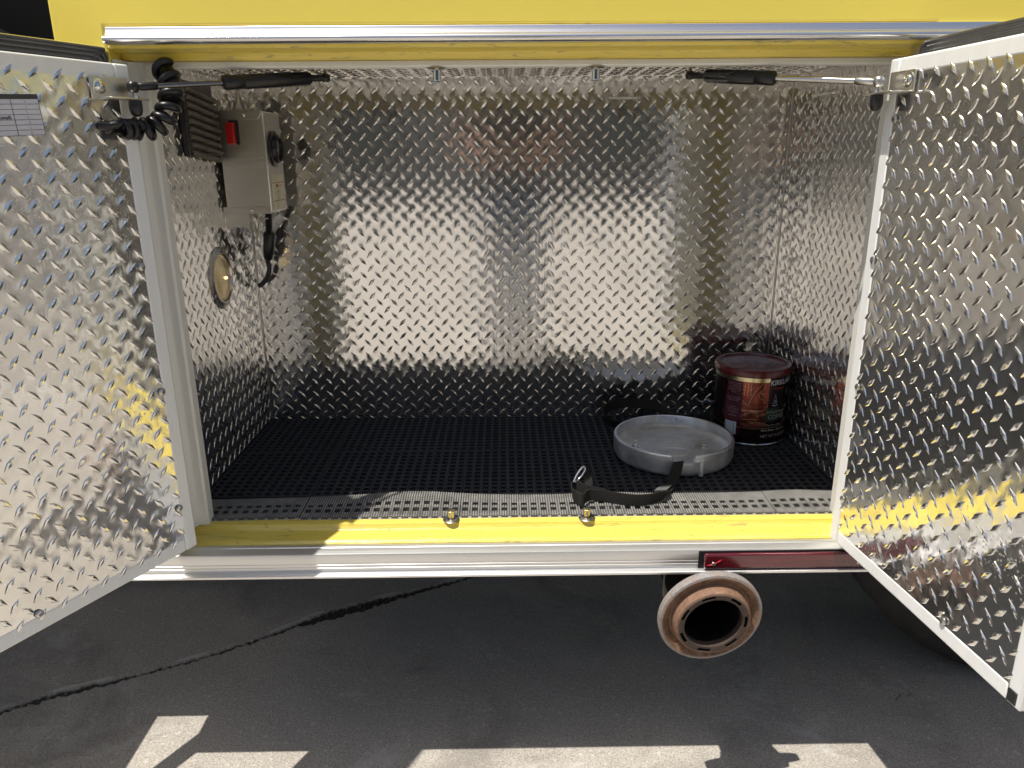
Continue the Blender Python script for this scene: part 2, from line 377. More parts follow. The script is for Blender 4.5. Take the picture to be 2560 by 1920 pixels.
# bottom rail
prof = [(-.0622, -.0235), (-.0700, -.0240), (-.0712, -.0252), (-.0730, -.0252), (-.0742, -.0240), (-.0850, -.0262), (-.0885, -.0275), (-.0895, -.0300), (-.0895, -.0435),
        (-.0878, -.0442), (-.0878, -.0455), (-.0892, -.0465), (-.0892, -.0485), (-.0874, -.0492), (-.0874, -.0515), (-.0890, -.0525), (-.0890, -.0550), (-.0872, -.0558), (-.0872, -.0600),
        (-.0970, -.0615), (-.0985, -.0625), (-.0985, -.0660), (-.0970, -.0670), (-.0622, -.0670)]
m = MB(); m.prism(prof, -.20, 1.80); m.build('bottom_rail', RAIL_M, truck, smooth=25)
# compartment shell behind the tread plates, chassis, dark recess at the left of the panel
m = MB()
m.box(XL - .03, XR + .03, D + .004, D + .03, -.055, HC + .03); m.box(XL - .03, XL - .004, .002, D + .003, -.055, HC + .03); m.box(XR + .004, XR + .03, .002, D + .003, -.055, HC + .03)
m.box(XL - .003, XR + .003, .002, D + .003, HC + .004, HC + .03); m.box(XL - .003, XR + .003, .002, D + .003, -.055, -.020)
m.build('compartment_shell', DARKU, truck)
m = MB(); m.box(-3.0, 3.0, .62, 2.35, -.02, 2.5); m.box(-3.0, -.2005, .55, .618, -.06, 2.5); m.box(-.23, -.1, .45, 1.8, -.16, -.022); m.box(1.30, 3.0, .30, .618, .62, 2.5)
m.build('chassis', DARKU, truck)
m = MB(); m.box(-1.6, -.2003, 0.0, .05, -.06, .70); m.build('setback_panel', DARKU, truck, bevel=.004)  # unseen set-back panel, placed for its shadow edge on the ground
m = MB(); m.box(-1.6, -.0438, .0495, .09, .7155, 2.5); m.box(-1.6, -.0436, -.02, .101, .6993, .7160); m.box(-1.6, -.30, -.20, .04, -.10, -.0605); m.build('recess_shade_panel', BLACKV, truck, bevel=.003)  # black panel for the dark recess; low unseen box added to shade the ground
m = MB(); M = Matrix.Identity(4); m.tube(spline([(-.46, .02, 1.2), (-.34, .0, .92), (-.23, .01, .80), (-.13, .02, .74), (-.10, .03, .70)]), .022, 12); m.build('suction_hose', BLACKV, truck, smooth=60)
m = MB(); P = Matrix.Translation((-.14, .0, -.09)) @ Matrix.Rotation(math.radians(31), 4, 'Z').inverted(); m.box(-.018, .018, -.20, .0, -.012, .012, P); m.build('shadow_bar', DARKU, truck, bevel=.002)  # unseen bar added to cast the narrow dark band between sun patches

# tread plates -------------------------------------------------
def lug_geo(L, Wd, H, ang):
    """lens shaped bar: steep rim facets round a gently crowned top"""
    V = []; F = []; ca, sa = math.cos(ang), math.sin(ang)
    st = [(-1, .02, .02), (-.80, .26, .55), (-.42, .70, .86), (0, 1.0, 1.0), (.42, .70, .86), (.80, .26, .55), (1, .02, .02)]
    zig = [0, .06, .05, 0, -.05, -.06, 0]
    for (t, w, h), zg in zip(st, zig):
        hw = w * Wd / 2; rim = min(hw * .48, .0012)
        for b_, z in ((-hw, -.00004), (-hw + rim, .74 * h * H), (zg * Wd / 2, h * H), (hw - rim, .74 * h * H), (hw, -.00004)):
            a = t * L / 2; V.append((a * ca - b_ * sa, a * sa + b_ * ca, z))
    for i in range(6):
        b = i * 5
        for q in range(4): F.append((b + q, b + 5 + q, b + 6 + q, b + 1 + q))
    return V, F
LUG = (.0240, .0074)
def tread_plate(name, parent, M, u0, u1, v0, v1, pu, pv, material, holes=(), H=.0013, inner=.0, lug=None):
    """plate in its own XY plane, lattice node at the origin"""
    V = [(u0, v0, 0), (u1, v0, 0), (u1, v1, 0), (u0, v1, 0)]; F = [(0, 1, 2, 3)]
    sh = []
    for fam, off, ang in ((0, 0.0, 47), (1, .5, -47)):
        lv, lf = lug_geo(*(lug or LUG), H, math.radians(ang))
        for i in range(int(u0 / pu) - 2, int(u1 / pu) + 3):
            for j in range(int(v0 / pv) - 2, int(v1 / pv) + 3):
                u, v = (i + off) * pu, (j + off) * pv
                if not (u0 + inner < u < u1 - inner and v0 + inner < v < v1 - inner): continue
                if any((u - hu) ** 2 + (v - hv) ** 2 < r * r for hu, hv, r in holes): continue
                s = 1 + random.uniform(-.05, .05); da = random.uniform(-.03, .03); b = len(V)
                V += [((x - y * da) * s + u, (y + x * da) * s + v, z) for x, y, z in lv]; F += [tuple(b + q for q in f) for f in lf]
    me = bpy.data.meshes.new(name); me.from_pydata(V, [], F); me.materials.append(material)
    uv = me.uv_layers.new(name='lattice'); co = np.array(V, dtype=float); li = np.zeros(len(me.loops), dtype=np.int32); me.loops.foreach_get('vertex_index', li)
    uv.data.foreach_set('uv', (co[li][:, :2] / np.array([pu, pv])).reshape(-1))
    me.shade_smooth(); me.set_sharp_from_angle(angle=math.radians(14))
    return link(name, me, parent, M)
X3, Y3, Z3 = Vector((1, 0, 0)), Vector((0, 1, 0)), Vector((0, 0, 1))
PU, PV, PS = .0328, .0314, .0305
ou, ov = .4335, .7338
tread_plate('back_wall_plate', truck, frame((ou, D, ov), X3, Z3, -Y3), XL - ou, XR - ou, -.018 - ov, HC - ov, PU, PV, TREAD_BACK, inner=.006)
tread_plate('side_wall_plate', truck, frame((XL, .163, ov), Y3, Z3, X3), .001 - .163, D - .163, -.018 - ov, HC - ov, PS, PV, TREAD_BACK, holes=[(.293 - .163, .372 - ov, .060)], H=.0014, inner=.006)
tread_plate('side_wall_plate', truck, frame((XR, .170, ov - .012), -Y3, Z3, -X3), .170 - D, .169, -.018 - ov + .012, HC - ov + .012, PS, PV, TREAD_BACK, H=.0014, inner=.006)
tread_plate('ceiling_plate', truck, frame((ou, .26, HC), X3, -Y3, -Z3), XL - ou, XR - ou, .26 - D, .258, PU, PS, TREAD_BACK, H=.0022, inner=.006)
m = MB(); m.box(XL, XR, .001, D - .001, -.0185, -.0165); m.build('compartment_floor', STAIN, truck)
for x in (XL, XR):
    m = MB(); s = 1 if x == XL else -1
    m.prism([(x + s * .0004, D - .0004), (x + s * .0022, D - .0004), (x + s * .0018, D - .0012), (x + s * .0011, D - .0018), (x + s * .0004, D - .0021)], 0.0, HC - .003, 'z')
    m.build('corner_sealant', STEEL, truck, smooth=40)

def screw(p, d, r=.0052, parent=truck, material=STEEL, washer=True, h=.0028):
    M = along(p, d); m = MB()
    if washer: m.lathe([(.0001, .0004), (r * 1.45, .0004), (r * 1.5, .0012), (r * 1.05, .0014), (r * 1.0, .0014)], 16, M)
    m.lathe([(r, .0012), (r * .96, h * .75), (r * .72, h), (r * .42, h * 1.06), (r * .40, h * .55), (.0001, h * .5)], 16, M)
    return m.build('screw', material, parent, smooth=40)
for (x, z) in ((.0472, .7235), (.5427, .7242), (.5396, .3689), (1.1548, .368), (1.1623, .7305), (.0404, .3661)):
    screw((x, D, z), (0, -1, 0), .0048)
# small anchor bar high on the back wall
m = MB(); m.tube([(.800, D - .006, .7145), (.861, D - .006, .7142)], .0026, 10)
for x in (.799, .862): m.lathe([(.0001, .0075), (.0035, .0075), (.0062, .005), (.0066, .0), (.0001, 0)], 16, along((x, D, .7144), (0, -1, 0)))
m.build('anchor_bar', STEEL, truck, smooth=40)
m = MB(); m.tube([(XR - .005, .36, .7075), (XR - .005, .30, .7070)], .0028, 8)
for y in (.36, .30): m.lathe([(.0001, .0065), (.0035, .0065), (.006, .0), (.0001, 0)], 12, along((XR, y, .7072), (-1, 0, 0)))
m.build('anchor_bar', STEEL, truck, smooth=40)
# latch strikers, below and above
def striker(x, y, z, d, mt, hh):
    M = along((x, y, z), d); m = MB()
    m.lathe([(.0001, .0002), (.0140, .0002), (.0146, .0012), (.0120, .0030), (.0068, .0038)], 24, M); o = m.build('latch_striker', STEEL, truck, smooth=40)
    m = MB(); m.lathe([(.0056, .0030), (.0056, hh), (.0074, hh + .0003), (.0077, hh + .0018), (.0064, hh + .0028), (.0001, hh + .0028)], 20, M); m.build('post', mt, o, smooth=40)
striker(.4756, -.0160, -.0042, (0, 0, 1), BRASSY, .0165); striker(.7106, -.0155, -.0042, (0, 0, 1), BRASSY, .0165)
striker(.4765, -.0110, .7226, (0, 0, -1), CHROME, .0175); striker(.7085, -.0110, .7226, (0, 0, -1), CHROME, .0175)
# header brackets that hold the struts
for x in (.295, .866):
    m = MB(); m.box(x - .030, x + .030, .020, .085, .7400, .7425); m.box(x - .030, x + .030, .0835, .0865, .7425, .7585); m.build('strut_mount', STEEL, truck, bevel=.001)

# doors -------------------------------------------------------
def door(PH, dX, nI, width, leftside):
    """PH: lower corner at the hinge; dX: away from the hinge; nI: normal of the inner face"""
    dX, nI = Vector(dX).normalized(), Vector(nI).normalized(); s = 1 if leftside else -1
    M = frame(PH, dX, Z3.cross(dX), Z3)            # local y is +nI on the left door and -nI on the right one
    H = .7165; T = -.050
    def bx(mb, x0, x1, n0, n1, z0, z1): mb.box(x0, x1, min(n0 * s, n1 * s), max(n0 * s, n1 * s), z0, z1)
    m = MB(); bx(m, .006, width - .006, T, -.0465, .002, H + .026); bx(m, .004, width - .004, -.046, -.016, .002, H - .002)
    d = m.build('compartment_door', YELLOW, truck, M, bevel=.004)
    # frame ring with mitred look: four bevelled rails
    fw = .0215
    fr = MB()
    bx(fr, 0, fw, -.040, .0015, 0, H); bx(fr, width - fw, width, -.040, .0015, 0, H)
    bx(fr, fw - .0005, width - fw + .0005, -.040, .0012, 0, .0225); bx(fr, fw - .0005, width - fw + .0005, -.040, .0012, H - .0215, H)
    fr.build('door_frame', FRAME_M, d, M, bevel=.0028, seg=3)
    # ribbed weather seal on the upper flange
    g = MB()
    r = .0042
    for q in range(4):
        zz = H + .002 + q * .0060; x0 = .018 - .0055 * q
        path = spline([(x0, -.040 * s, H - .004), (x0 + .003, -.040 * s, zz - .006), (x0 + .012, -.040 * s, zz - .0018), (x0 + .040, -.040 * s, zz), (width - .06, -.040 * s, zz), (width - .014, -.040 * s, zz - .002)], 5)
        g.tube(path, r, 8)
    bx(g, .020, width - .012, -.0462, -.040, H - .003, H + .0205)
    g.build('weather_seal', RUBBER, d, M, smooth=50)
    # tread plate, lattice node from the photograph
    node = (.100, .6384 - PH[2]) if leftside else (.1427, .6805 - PH[2])
    U = -dX if leftside else dX
    o = Vector(PH) + dX * node[0] + Z3 * node[1] + nI * .0004
    a, b = .012, width - .012
    if leftside: u0, u1 = node[0] - b, node[0] - a
    else: u0, u1 = a - node[0], b - node[0]
    tread_plate('tread_plate', d, frame(o, U, Z3, nI), u0, u1, .012 - node[1], H - .012 - node[1], .0300, .0308, TREAD_DOOR, H=.0016, inner=.004, lug=(.0226, .0076))
    return d, M
def hinge(x0, x1, y0, y1, parent_label):
    m = MB(); z = -.02
    while z < .735: m.box(x0, x1, y0, y1, z, min(z + .0445, .74)); z += .0500
    m.build('piano_hinge', STEEL, truck)
hinge(.012, .0285, -.0870, -.0625, 0); hinge(1.1425, 1.175, -.0995, -.0625, 0)
aL = math.radians(27.44); aR = math.radians(6.203)
PL = (.0717, -.1041, .0025); dL = (-math.sin(aL), -math.cos(aL), 0); nL = (math.cos(aL), -math.sin(aL), 0)
PR = (1.097, -.1041, .0025); dR = (math.sin(aR), -math.cos(aR), 0); nR = (-math.cos(aR), -math.sin(aR), 0)
doorL, ML = door(PL, dL, nL, .50, True); doorR, MR = door(PR, dR, nR, .405, False)
doorL['label'] = 'door on the left, opened wide, inside face in shade'; doorR['label'] = 'door on the right, opened square, frame bright in the sun'
def onL(s, z, n=0.0): return Vector((PL[0], PL[1], 0)) + Vector(dL) * s + Vector(nL) * n + Z3 * z
def onR(s, z, n=0.0): return Vector((PR[0], PR[1], 0)) + Vector(dR) * s + Vector(nR) * n + Z3 * z
for s_, z_ in ((.026, .453), (.024, .268), (.024, .078), (.254, .028)): screw(onL(s_, z_, .0006), nL, .0056, doorL, STEEL, False, .0040)
for s_, z_ in ((.027, .642), (.020, .453), (.024, .265), (.024, .082), (.272, .030)): screw(onR(s_, z_, .0006), nR, .0052, doorR, STEEL, False, .0042)
# black block for the dark slot at the folded corner, right door
m = MB(); Mx = frame(onR(.392, .014, .003), dR, nR, Z3); m.box(-.006, .007, -.002, .0005, -.008, .008, Mx); m.build('corner_slot', BLACKP, doorR, bevel=.001)

# red marker lamp in the rail ---------------------------------
m = MB(); m.box(.889, 1.192, -.0905, -.0900, -.0600, -.0285); lampo = m.build('marker_lamp', BLACKP, truck)
t = NT('red_lens'); t.set(Roughness=.10, Base_Color=(.20, .004, .012, 1), Coat_Weight=1.0); t.b.inputs['Specular IOR Level'].default_value = .6
oc = t.coord(); t.l(t.ramp(t.noise(t.coord('Object', (3, 1, 60)), 4, 3), [(.3, (.070, .004, .010)), (.7, (.125, .007, .017))]), t.b.inputs['Base Color']); t.l(t.bump(t.noise(oc, 30, 2), .0006), t.b.inputs['Normal']); LENS = t.m
m = MB(); m.box(.897, 1.188, -.0985, -.0907, -.0585, -.0300); m.build('lens', LENS, lampo, bevel=.0045, seg=4)
m = MB(); m.tube(spline([(.9015, -.0990, -.0505), (.909, -.0992, -.0492), (.918, -.0992, -.0450), (.9255, -.0990, -.0400)]), .0009, 6); m.build('scratch_glint', mat('bright_red', (.42, .006, .02), .3), lampo, smooth=60)  # bright red curve paints the glint of a crack in the lens
screw((.9120, -.0984, -.0477), (0, -1, 0), .0034, lampo, STEEL, False, .0022); screw((1.152, -.0984, -.0477), (0, -1, 0), .0034, lampo, STEEL, False, .0022)

# exhaust -----------------------------------------------------
def rust():
    t = NT('rusty_steel'); t.set(Metallic=.25); oc = t.coord('Object'); f = t.noise(oc, 55, 8, .8, .7); g = t.noise(oc, 520, 4, .8)
    sp = t.n('ShaderNodeSeparateXYZ'); tc = t.n('ShaderNodeTexCoord'); t.l(tc.outputs['Object'], sep_in(sp))
    rad = t.math('SQRT', t.math('ADD', t.math('MULTIPLY', sp.outputs[0], sp.outputs[0]), t.math('MULTIPLY', sp.outputs[1], sp.outputs[1])))
    base = t.ramp(f, [(.30, (.065, .042, .030)), (.44, (.16, .090, .052)), (.55, (.27, .155, .095)), (.70, (.40, .33, .26))])
    hub = t.ramp(t.math('MULTIPLY', rad, 10.0), [(.66, 1.0), (.70, 0.0)]); base = t.mix(t.math('MULTIPLY', hub, .60), base, (.27, .155, .105))
    rim = t.ramp(t.math('MULTIPLY', rad, 10.0), [(.79, 0.0), (.835, 1.0)]); base = t.mix(t.math('MULTIPLY', rim, t.ramp(f, [(.3, 1.0), (.62, .35)])), base, (.36, .38, .40))
    inn = t.ramp(t.math('MULTIPLY', rad, 10.0), [(.575, 1.0), (.605, 0.0)]); base = t.mix(t.math('MULTIPLY', inn, .85), base, (.035, .03, .03))
    base = t.mix(t.ramp(g, [(.50, 0.0), (.62, .6)]), base, (.10, .065, .04)); base = t.mix(t.ramp(t.noise(oc, 90, 6, .8, .4), [(.56, 0.0), (.66, .6)]), base, (.085, .06, .045)); t.l(base, t.b.inputs['Base Color'])
    t.l(t.ramp(f, [(.3, .62), (.7, .80)]), t.b.inputs['Roughness']); t.l(t.bump(g, .0006, 1, t.bump(f, .0012)), t.b.inputs['Normal']); return t.m
def sep_in(sp): return sp.inputs[0]
RUST = rust()
ax = Vector((math.sin(math.radians(4)), -1, -math.tan(math.radians(7)))).normalized()
ME = along((.9035, -.118, -.1265), ax)
m = MB(); m.lathe([(.0510, -.02), (.0560, -.004), (.0700, -.004), (.0840, -.001), (.0860, .0015), (.0866, .0125), (.0855, .0148), (.0815, .0158), (.0735, .0115), (.0685, .0070), (.0655, .0080), (.0637, .0150), (.0630, .0230), (.0612, .0275), (.0585, .0287)], 72, ME)
ex = m.build('exhaust_pipe', RUST, truck, smooth=35)
ex.data.transform(ME.inverted()); ex.matrix_basis = ME; ex.matrix_parent_inverse = wm(truck).inverted(); WM[ex.name] = ME
m = MB(); n = 140; rr = [.0590, .0565, .0515, .0484]; hz = [.0287, .0289, .0287, .0280]
V = []; F = []
for i in range(n):
    a = 2 * PI * i / n
    for r_, h_ in zip(rr, hz): V.append((r_ * math.cos(a), r_ * math.sin(a), h_))
    V.append((.0478, 0, 0)); V[-1] = (.0478 * math.cos(a), .0478 * math.sin(a), -.02)
for i in range(n):
    j = (i + 1) % n; slot = ((i + 4) % 20) < 9
    for q in range(4):
        if q == 1 and slot: continue
        F.append((i * 5 + q, j * 5 + q, j * 5 + q + 1, i * 5 + q + 1))
m.add(V, F); rg = m.build('slotted_ring', RUST, ex, ME, smooth=40)
so = rg.modifiers.new('solid', 'SOLIDIFY'); so.thickness = .0016; so.offset = -1
m = MB(); m.lathe([(.0476, .015), (.0470, -.05), (.030, -.10), (.0001, -.10)], 48); m.lathe([(.0605, .022), (.0485, .022)], 48); m.lathe([(.0495, -.02), (.0495, -.30), (.0001, -.30)], 40); m.build('inner_tube', BLACKV, ex, ME, smooth=60)
m = MB(); m.box(.846, .895, -.035, -.029, -.150, -.069); m.box(.852, .900, -.0285, -.010, -.185, -.10); m.box(.836, .860, -.036, -.030, -.105, -.068); m.build('exhaust_hanger', mat('dirty_grey_steel', (.13, .125, .115), .6, .3, 40, .3, .0008), truck, bevel=.002)

# wheel behind the right door ---------------------------------
wh = MB(); MWh = along((1.74, .20, ZG + .50), (0, -1, 0))
pr = [(.30, .02), (.36, .05), (.43, .055), (.475, .045), (.497, .025)]
for q in range(6): zz = .02 - q * .042; pr += [(.500, zz), (.500, zz - .028), (.488, zz - .030), (.488, zz - .040)]
pr += [(.49, -.25), (.42, -.27), (.30, -.25)]
wh.lathe(pr, 96, MWh, closed=True); wheel = wh.build('wheel', mat('tyre_rubber', (.022, .021, .020), .78, 0, 30, .3, .001), truck, smooth=30)
m = MB(); m.lathe([(.02, .0), (.12, .01), (.15, -.03), (.26, -.04), (.30, .02), (.305, .02)], 48, MWh); m.build('rim', mat('wheel_steel', (.3, .3, .3), .4, .8), wheel, smooth=30)

# ------------------------------------------------------------------ gas struts
def strut(tag_label, p_door, p_body, rod_len, rod_m, n_in, dX, on, ball_n, lettering):
    t_ = thing('gas_strut', tag_label, 'gas strut', p_door, 'gas struts that hold the doors open')
    a, b = Vector(p_door), Vector(p_body); d = (b - a).normalized(); L = (b - a).length
    m = MB(); m.tube([a + d * .018, a + d * rod_len], .0036 if lettering is False else .0042, 14); m.build('rod', rod_m, t_, smooth=60)
    m = MB(); m.tube([a + d * .006, a + d * .010, a + d * .030, a + d * .031], [.0040, .0052, .0052, .0042], 12); m.lathe([(.0001, .0075), (.0050, .0068), (.0075, .0035), (.0078, 0), (.0075, -.0035), (.0050, -.0068), (.0001, -.0075)], 18, Matrix.Translation(a)); m.build('rod_end', STEEL if lettering else BLACKG, t_, smooth=50)
    c0 = a + d * rod_len; m = MB()
    R = .0102; m.tube([c0 - d * .001, c0, c0 + d * .0025, c0 + d * .0285, c0 + d * .029, c0 + d * .0300, c0 + d * .0305, b - d * .030, b - d * .026, b - d * .0255], [.006, .0084, R, R, R * .97, R * .97, R, R, .0080, .005], 28)
    m.tube([b - d * .027, b - d * .006], .0048, 12); m.lathe([(.0001, .0066), (.0048, .0060), (.0068, .0030), (.0070, 0), (.0068, -.0030), (.0048, -.0060), (.0001, -.0066)], 18, Matrix.Translation(b))
    m.build('cylinder', BLACKG, t_, smooth=40)
    m = MB(); m.tube([b, b + Vector((0, 0, .010)), b + Vector((0, .004, .027))], .0032, 10); m.build('ball_stud', CHROME, t_, smooth=60)
    # bracket on the door: plate, folded shelf, stud and rubber bumper
    fz = -.0125; n = Vector(n_in)
    def on3(s, z, nn): return on(s, z, nn)
    Mb = frame(on(0, 0, 0), dX, n, Z3); zc = p_door[2]
    if Vector(dX).cross(n).dot(Z3) < 0: pass
    m = MB(); m.box(.008, .062, .0022, .0046, zc - .0165, zc + .0115, Mb); m.box(-.010 if lettering else -.004, .054, .0046, .030, zc - .0165, zc - .0142, Mb)
    m.build('bracket', STAIN, t_, bevel=.0009, seg=2)
    sb = Vector(a); m = MB(); m.lathe([(.0030, -.0065), (.0030, -.0105), (.0058, -.0108), (.0060, -.0140), (.0001, -.0142)], 12, Matrix.Translation(sb)); m.build('stud', CHROME, t_, smooth=50)
    m = MB(); m.lathe([(.0080, -.0170), (.0086, -.0230), (.0084, -.0290), (.0068, -.0345), (.0035, -.0370), (.0001, -.0372)], 20, Matrix.Translation(sb)); m.build('bumper', BLACKP, t_, smooth=60)
    screw(on(.050, zc - .001, .0044), n_in, .0064, t_, CHROME, True, .0040)
    if lettering:
        side = (CAM - (a + b) / 2).normalized(); xa = -d if d.x < 0 else d; side = (side - xa * side.dot(xa)).normalized(); up = side.cross(xa)
        if up.z < 0: up = -up
        for s_, sz, off, z0 in lettering:
            V, F = text_geo(s_, sz); cc = c0 + d * off; VV = []
            for x, y, z in V:
                th = (y + z0) / (R + .0001); VV.append(cc + xa * x + (side * math.cos(th) + up * math.sin(th)) * (R + .0001))
            m = MB(); m.add(VV, F); me = m.mesh('lettering', mat('faded_white_print', (.28, .28, .30), .5)); link('lettering', me, t_)
    return t_
pdL = onL(.012, .6895, .0200); pdR = onR(.008, .6905, .0200)
strut('gas strut on the left with a thin dark rod, beside the coiled cable', pdL, (.298, .062, .7165), .122, mat('dark_rod', (.16, .16, .17), .22, 1.0), nL, dL, onL, 1, False)
strut('gas strut on the right with a bright chrome rod and white print', pdR, (.864, .062, .7165), .142, ROD_M, nR, dR, onR, 1, [('FINGERS OFF DO NOT OPEN', .0038, .092, .0035), ('HIGH PRESSURE CYLINDER', .0030, .092, .0000), ('Fungsionum', .0085, .090, -.0065)])

# ------------------------------------------------------------------ coiled cable at the left jamb
cb = thing('coiled_cable', 'black coiled cable hanging from the top left jamb to the shaded door', 'cable', (.09, -.08, .70))
cen = spline([(.094, -.045, .722), (.108, -.060, .695), (.106, -.075, .665), (.096, -.085, .645), (.080, -.095, .6375), (.062, -.105, .640)], 26)
m = MB(); path = []; K = len(cen); turns = 8
for i in range(K * 3 - 2):
    t = i / 3; i0 = min(int(t), K - 2); fr_ = t - i0; c = cen[i0].lerp(cen[i0 + 1], fr_); tan = (cen[min(i0 + 1, K - 1)] - cen[i0]).normalized()
    x = tan.cross(Vector((0, 1, 0))).normalized(); y = tan.cross(x); ph = 2 * PI * turns * (t / K) ** 1.0; R = .0125 - .002 * (t / K)
    path.append(c + (x * math.cos(ph) + y * math.sin(ph)) * R)
m.tube(path, .0056, 9); m.build('coil', BLACKG, cb, smooth=60)
m = MB(); e = path[-1]; pth = spline([e, e + Vector((-.006, -.010, -.006)), onL(.018, .640, .022), onL(.030, .645, .020), onL(.042, .642, .018), onL(.052, .640, .010), onL(.055, .640, .001)], 8)
m.tube(pth, .0048, 10); h2 = []
for i in range(60):
    a = i / 59; c = onL(.012 + .026 * a, .6360, .018); ph = a * 2 * PI * 2.6; h2.append(c + Vector(nL) * .010 * math.cos(ph) + Z3 * .010 * math.sin(ph))
m.tube(h2, .0040, 8); m.build('cable_end', BLACKG, cb, smooth=60)
m = MB(); m.tube(spline([(.088, -.030, .7245), (.100, -.045, .708), (.109, -.058, .690), (.110, -.066, .676)], 6), [.012] * 6 + [.0145] * 12 + [.0150], 14); m.build('boot', BLACKP, cb, smooth=60)

# ------------------------------------------------------------------ vent louvre on the left wall
vt = thing('vent_louver', 'black slatted vent louver high on the left compartment wall, dusty slats', 'vent', (XL, .265, .66))
y0, y1, z0, z1 = .190, .338, .602, .7290
m = MB(); m.box(XL + .0015, XL + .008, y0, y1, z0, z1); m.box(XL + .008, XL + .012, y0, y0 + .012, z0, z1); m.box(XL + .008, XL + .014, y0 + .01, y1, z0, z0 + .006); m.build('vent_frame', BLACKP, vt, bevel=.0015)
for i in range(9):
    zc = z1 - .012 - i * .01335; m = MB()
    pr = [(XL + .005, -.0052), (XL + .014, -.0048), (XL + .0185, -.0018), (XL + .0185, .0014), (XL + .0145, .0042), (XL + .005, .0050)]
    m.prism([(p, q) for p, q in pr], y0 + .012, y1 - .001 + .004 * math.sin(i * 2.1), 'y'); Ms = Matrix.Translation((0, 0, zc)) @ Matrix.Translation((XL, y0, 0)) @ Matrix.Rotation(math.radians(-6), 4, 'X') @ Matrix.Translation((-XL, -y0, 0))
    m.build('slat', DUSTY, vt, Ms, bevel=.0014)

# ------------------------------------------------------------------ stainless control box in the back left corner
bxx0, bxx1, bxy0, bxy1, bz0, bz1 = XL + .0015, .109, .350, .458, .4925, .6850
box = thing('control_box', 'brushed stainless control box with red switch and round black gauge, back left corner', 'control box', (.05, .40, bz0))
m = MB(); m.box(bxx0 + .006, bxx1, bxy0, bxy1, bz0, bz1); m.build('housing', STAIN, box, bevel=.0025)
m = MB(); m.prism([(bxx0, bz1 - .0155), (bxx1 - .010, bz1 - .0155), (bxx1, bz1 + .0012), (bxx0, bz1 + .0012)], bxy0 - .0022, bxy0 - .0004, 'y'); m.build('flange', STAIN, box, bevel=.0006); m = MB(); m.prism([(bxx0, bz0 - .0012), (bxx1, bz0 - .0012), (bxx1 - .013, bz0 + .0120), (bxx0, bz0 + .0120)], bxy0 - .0022, bxy0 - .0004, 'y')
m.build('flange', STAIN, box, bevel=.0006)
screw((.072, bxy0 - .0022, bz1 - .008), (0, -1, 0), .0038, box, CHROME, False, .0035); screw((.070, bxy0 - .0022, bz0 + .0055), (0, -1, 0), .0038, box, CHROME, False, .0035)
m = MB(); m.box(.0410, .0600, bxy0 - .0035, bxy0 - .0004, .6230, .6680); m.build('switch_bezel', BLACKP, box, bevel=.001)
m = MB(); m.prism([(bxy0 - .0036, .6225), (bxy0 - .0175, .6250), (bxy0 - .0185, .6560), (bxy0 - .0150, .6640), (bxy0 - .0036, .6640)], .0395, .0545, 'x'); m.build('switch', REDP, box, bevel=.0014)
MG = along((bxx1 + .0004, .398, .6150), (1, 0, 0))
m = MB(); m.lathe([(.0001, 0), (.0345, 0), (.0350, .003), (.0330, .0045), (.0275, .0050), (.0265, .0120), (.0245, .0135), (.0225, .0120), (.0215, .0050)], 40, MG); g = m.build('gauge', BLACKP, box, smooth=40)
m = MB(); m.lathe([(.0001, .0070), (.0220, .0060)], 32, MG); m.build('dial', mat('gauge_glass', (.24, .26, .26), .08, 0, 80, .35, .0004, coat=1), g, smooth=60)
for a in (90, 210, 330):
    q = Vector((bxx1 + .0030, .398 + .0310 * math.cos(math.radians(a)), .615 + .0310 * math.sin(math.radians(a)))); m = MB(); m.lathe([(.0020, 0), (.0018, .0015), (.0001, .0018)], 10, along(q, (1, 0, 0))); m.build('gauge_screw', BLACKG, g, smooth=40)
m = MB(); m.box(bxx1 + .0003, bxx1 + .0007, .3620, .4440, .5000, .5660); stk = m.build('sticker', PAPER_OLD, box)
m = MB()
m.box(bxx1 + .0008, bxx1 + .0010, .3640, .4430, .5490, .5503); m.box(bxx1 + .0008, bxx1 + .0010, .3640, .4430, .5135, .5148); m.box(bxx1 + .0008, bxx1 + .0010, .388, .4020, .5410, .5465); m.build('red_print', REDINK, stk)
m = MB()
for i, (s_, sz) in enumerate((('AIR CHARGER', .0046), ('INPUT 120 V', .0044), ('60 HZ 3 A', .0044), ('DC 12 V', .0044), ('SERIAL', .0044))):
    V, F = text_geo(s_, sz); m.add([(bxx1 + .0010, .404 + (.010 if i == 0 else 0) + x, (.5437, .5325, .5280, .5235, .5185)[i] + y) for x, y, z in V], F)
m.build('black_print', INK, stk)
m = MB(); m.box(bxx0, .060, bxy0 + .004, bxy0 + .0055, .4640, .4908); m.build('lower_tab', STAIN, box)
for i, pts in enumerate(([(.056, .356, .491), (.060, .360, .478), (.066, .364, .455), (.069, .366, .441)], [(.092, .375, .480), (.078, .370, .478), (.072, .368, .464), (.0695, .367, .443)])):
    m = MB(); m.tube(spline(pts, 6), .0016, 6); m.build('wire', WIRE_M, box, smooth=60)
pc = thing('power_cable', 'thick black cable and plug hanging below the control box in the corner', 'cable', (.05, .47, .40))
m = MB(); m.tube(spline([(.078, .425, .4910), (.070, .445, .460), (.063, .462, .440)], 8), .0075, 12); m.build('upper_cord', BLACKP, pc, smooth=60); m = MB(); m.tube(spline([(.049, .478, .382), (.050, .482, .365), (.044, .484, .345), (.030, .482, .328), (.022, .480, .325)], 8), .0052, 12); m.build('cord', BLACKP, pc, smooth=60)
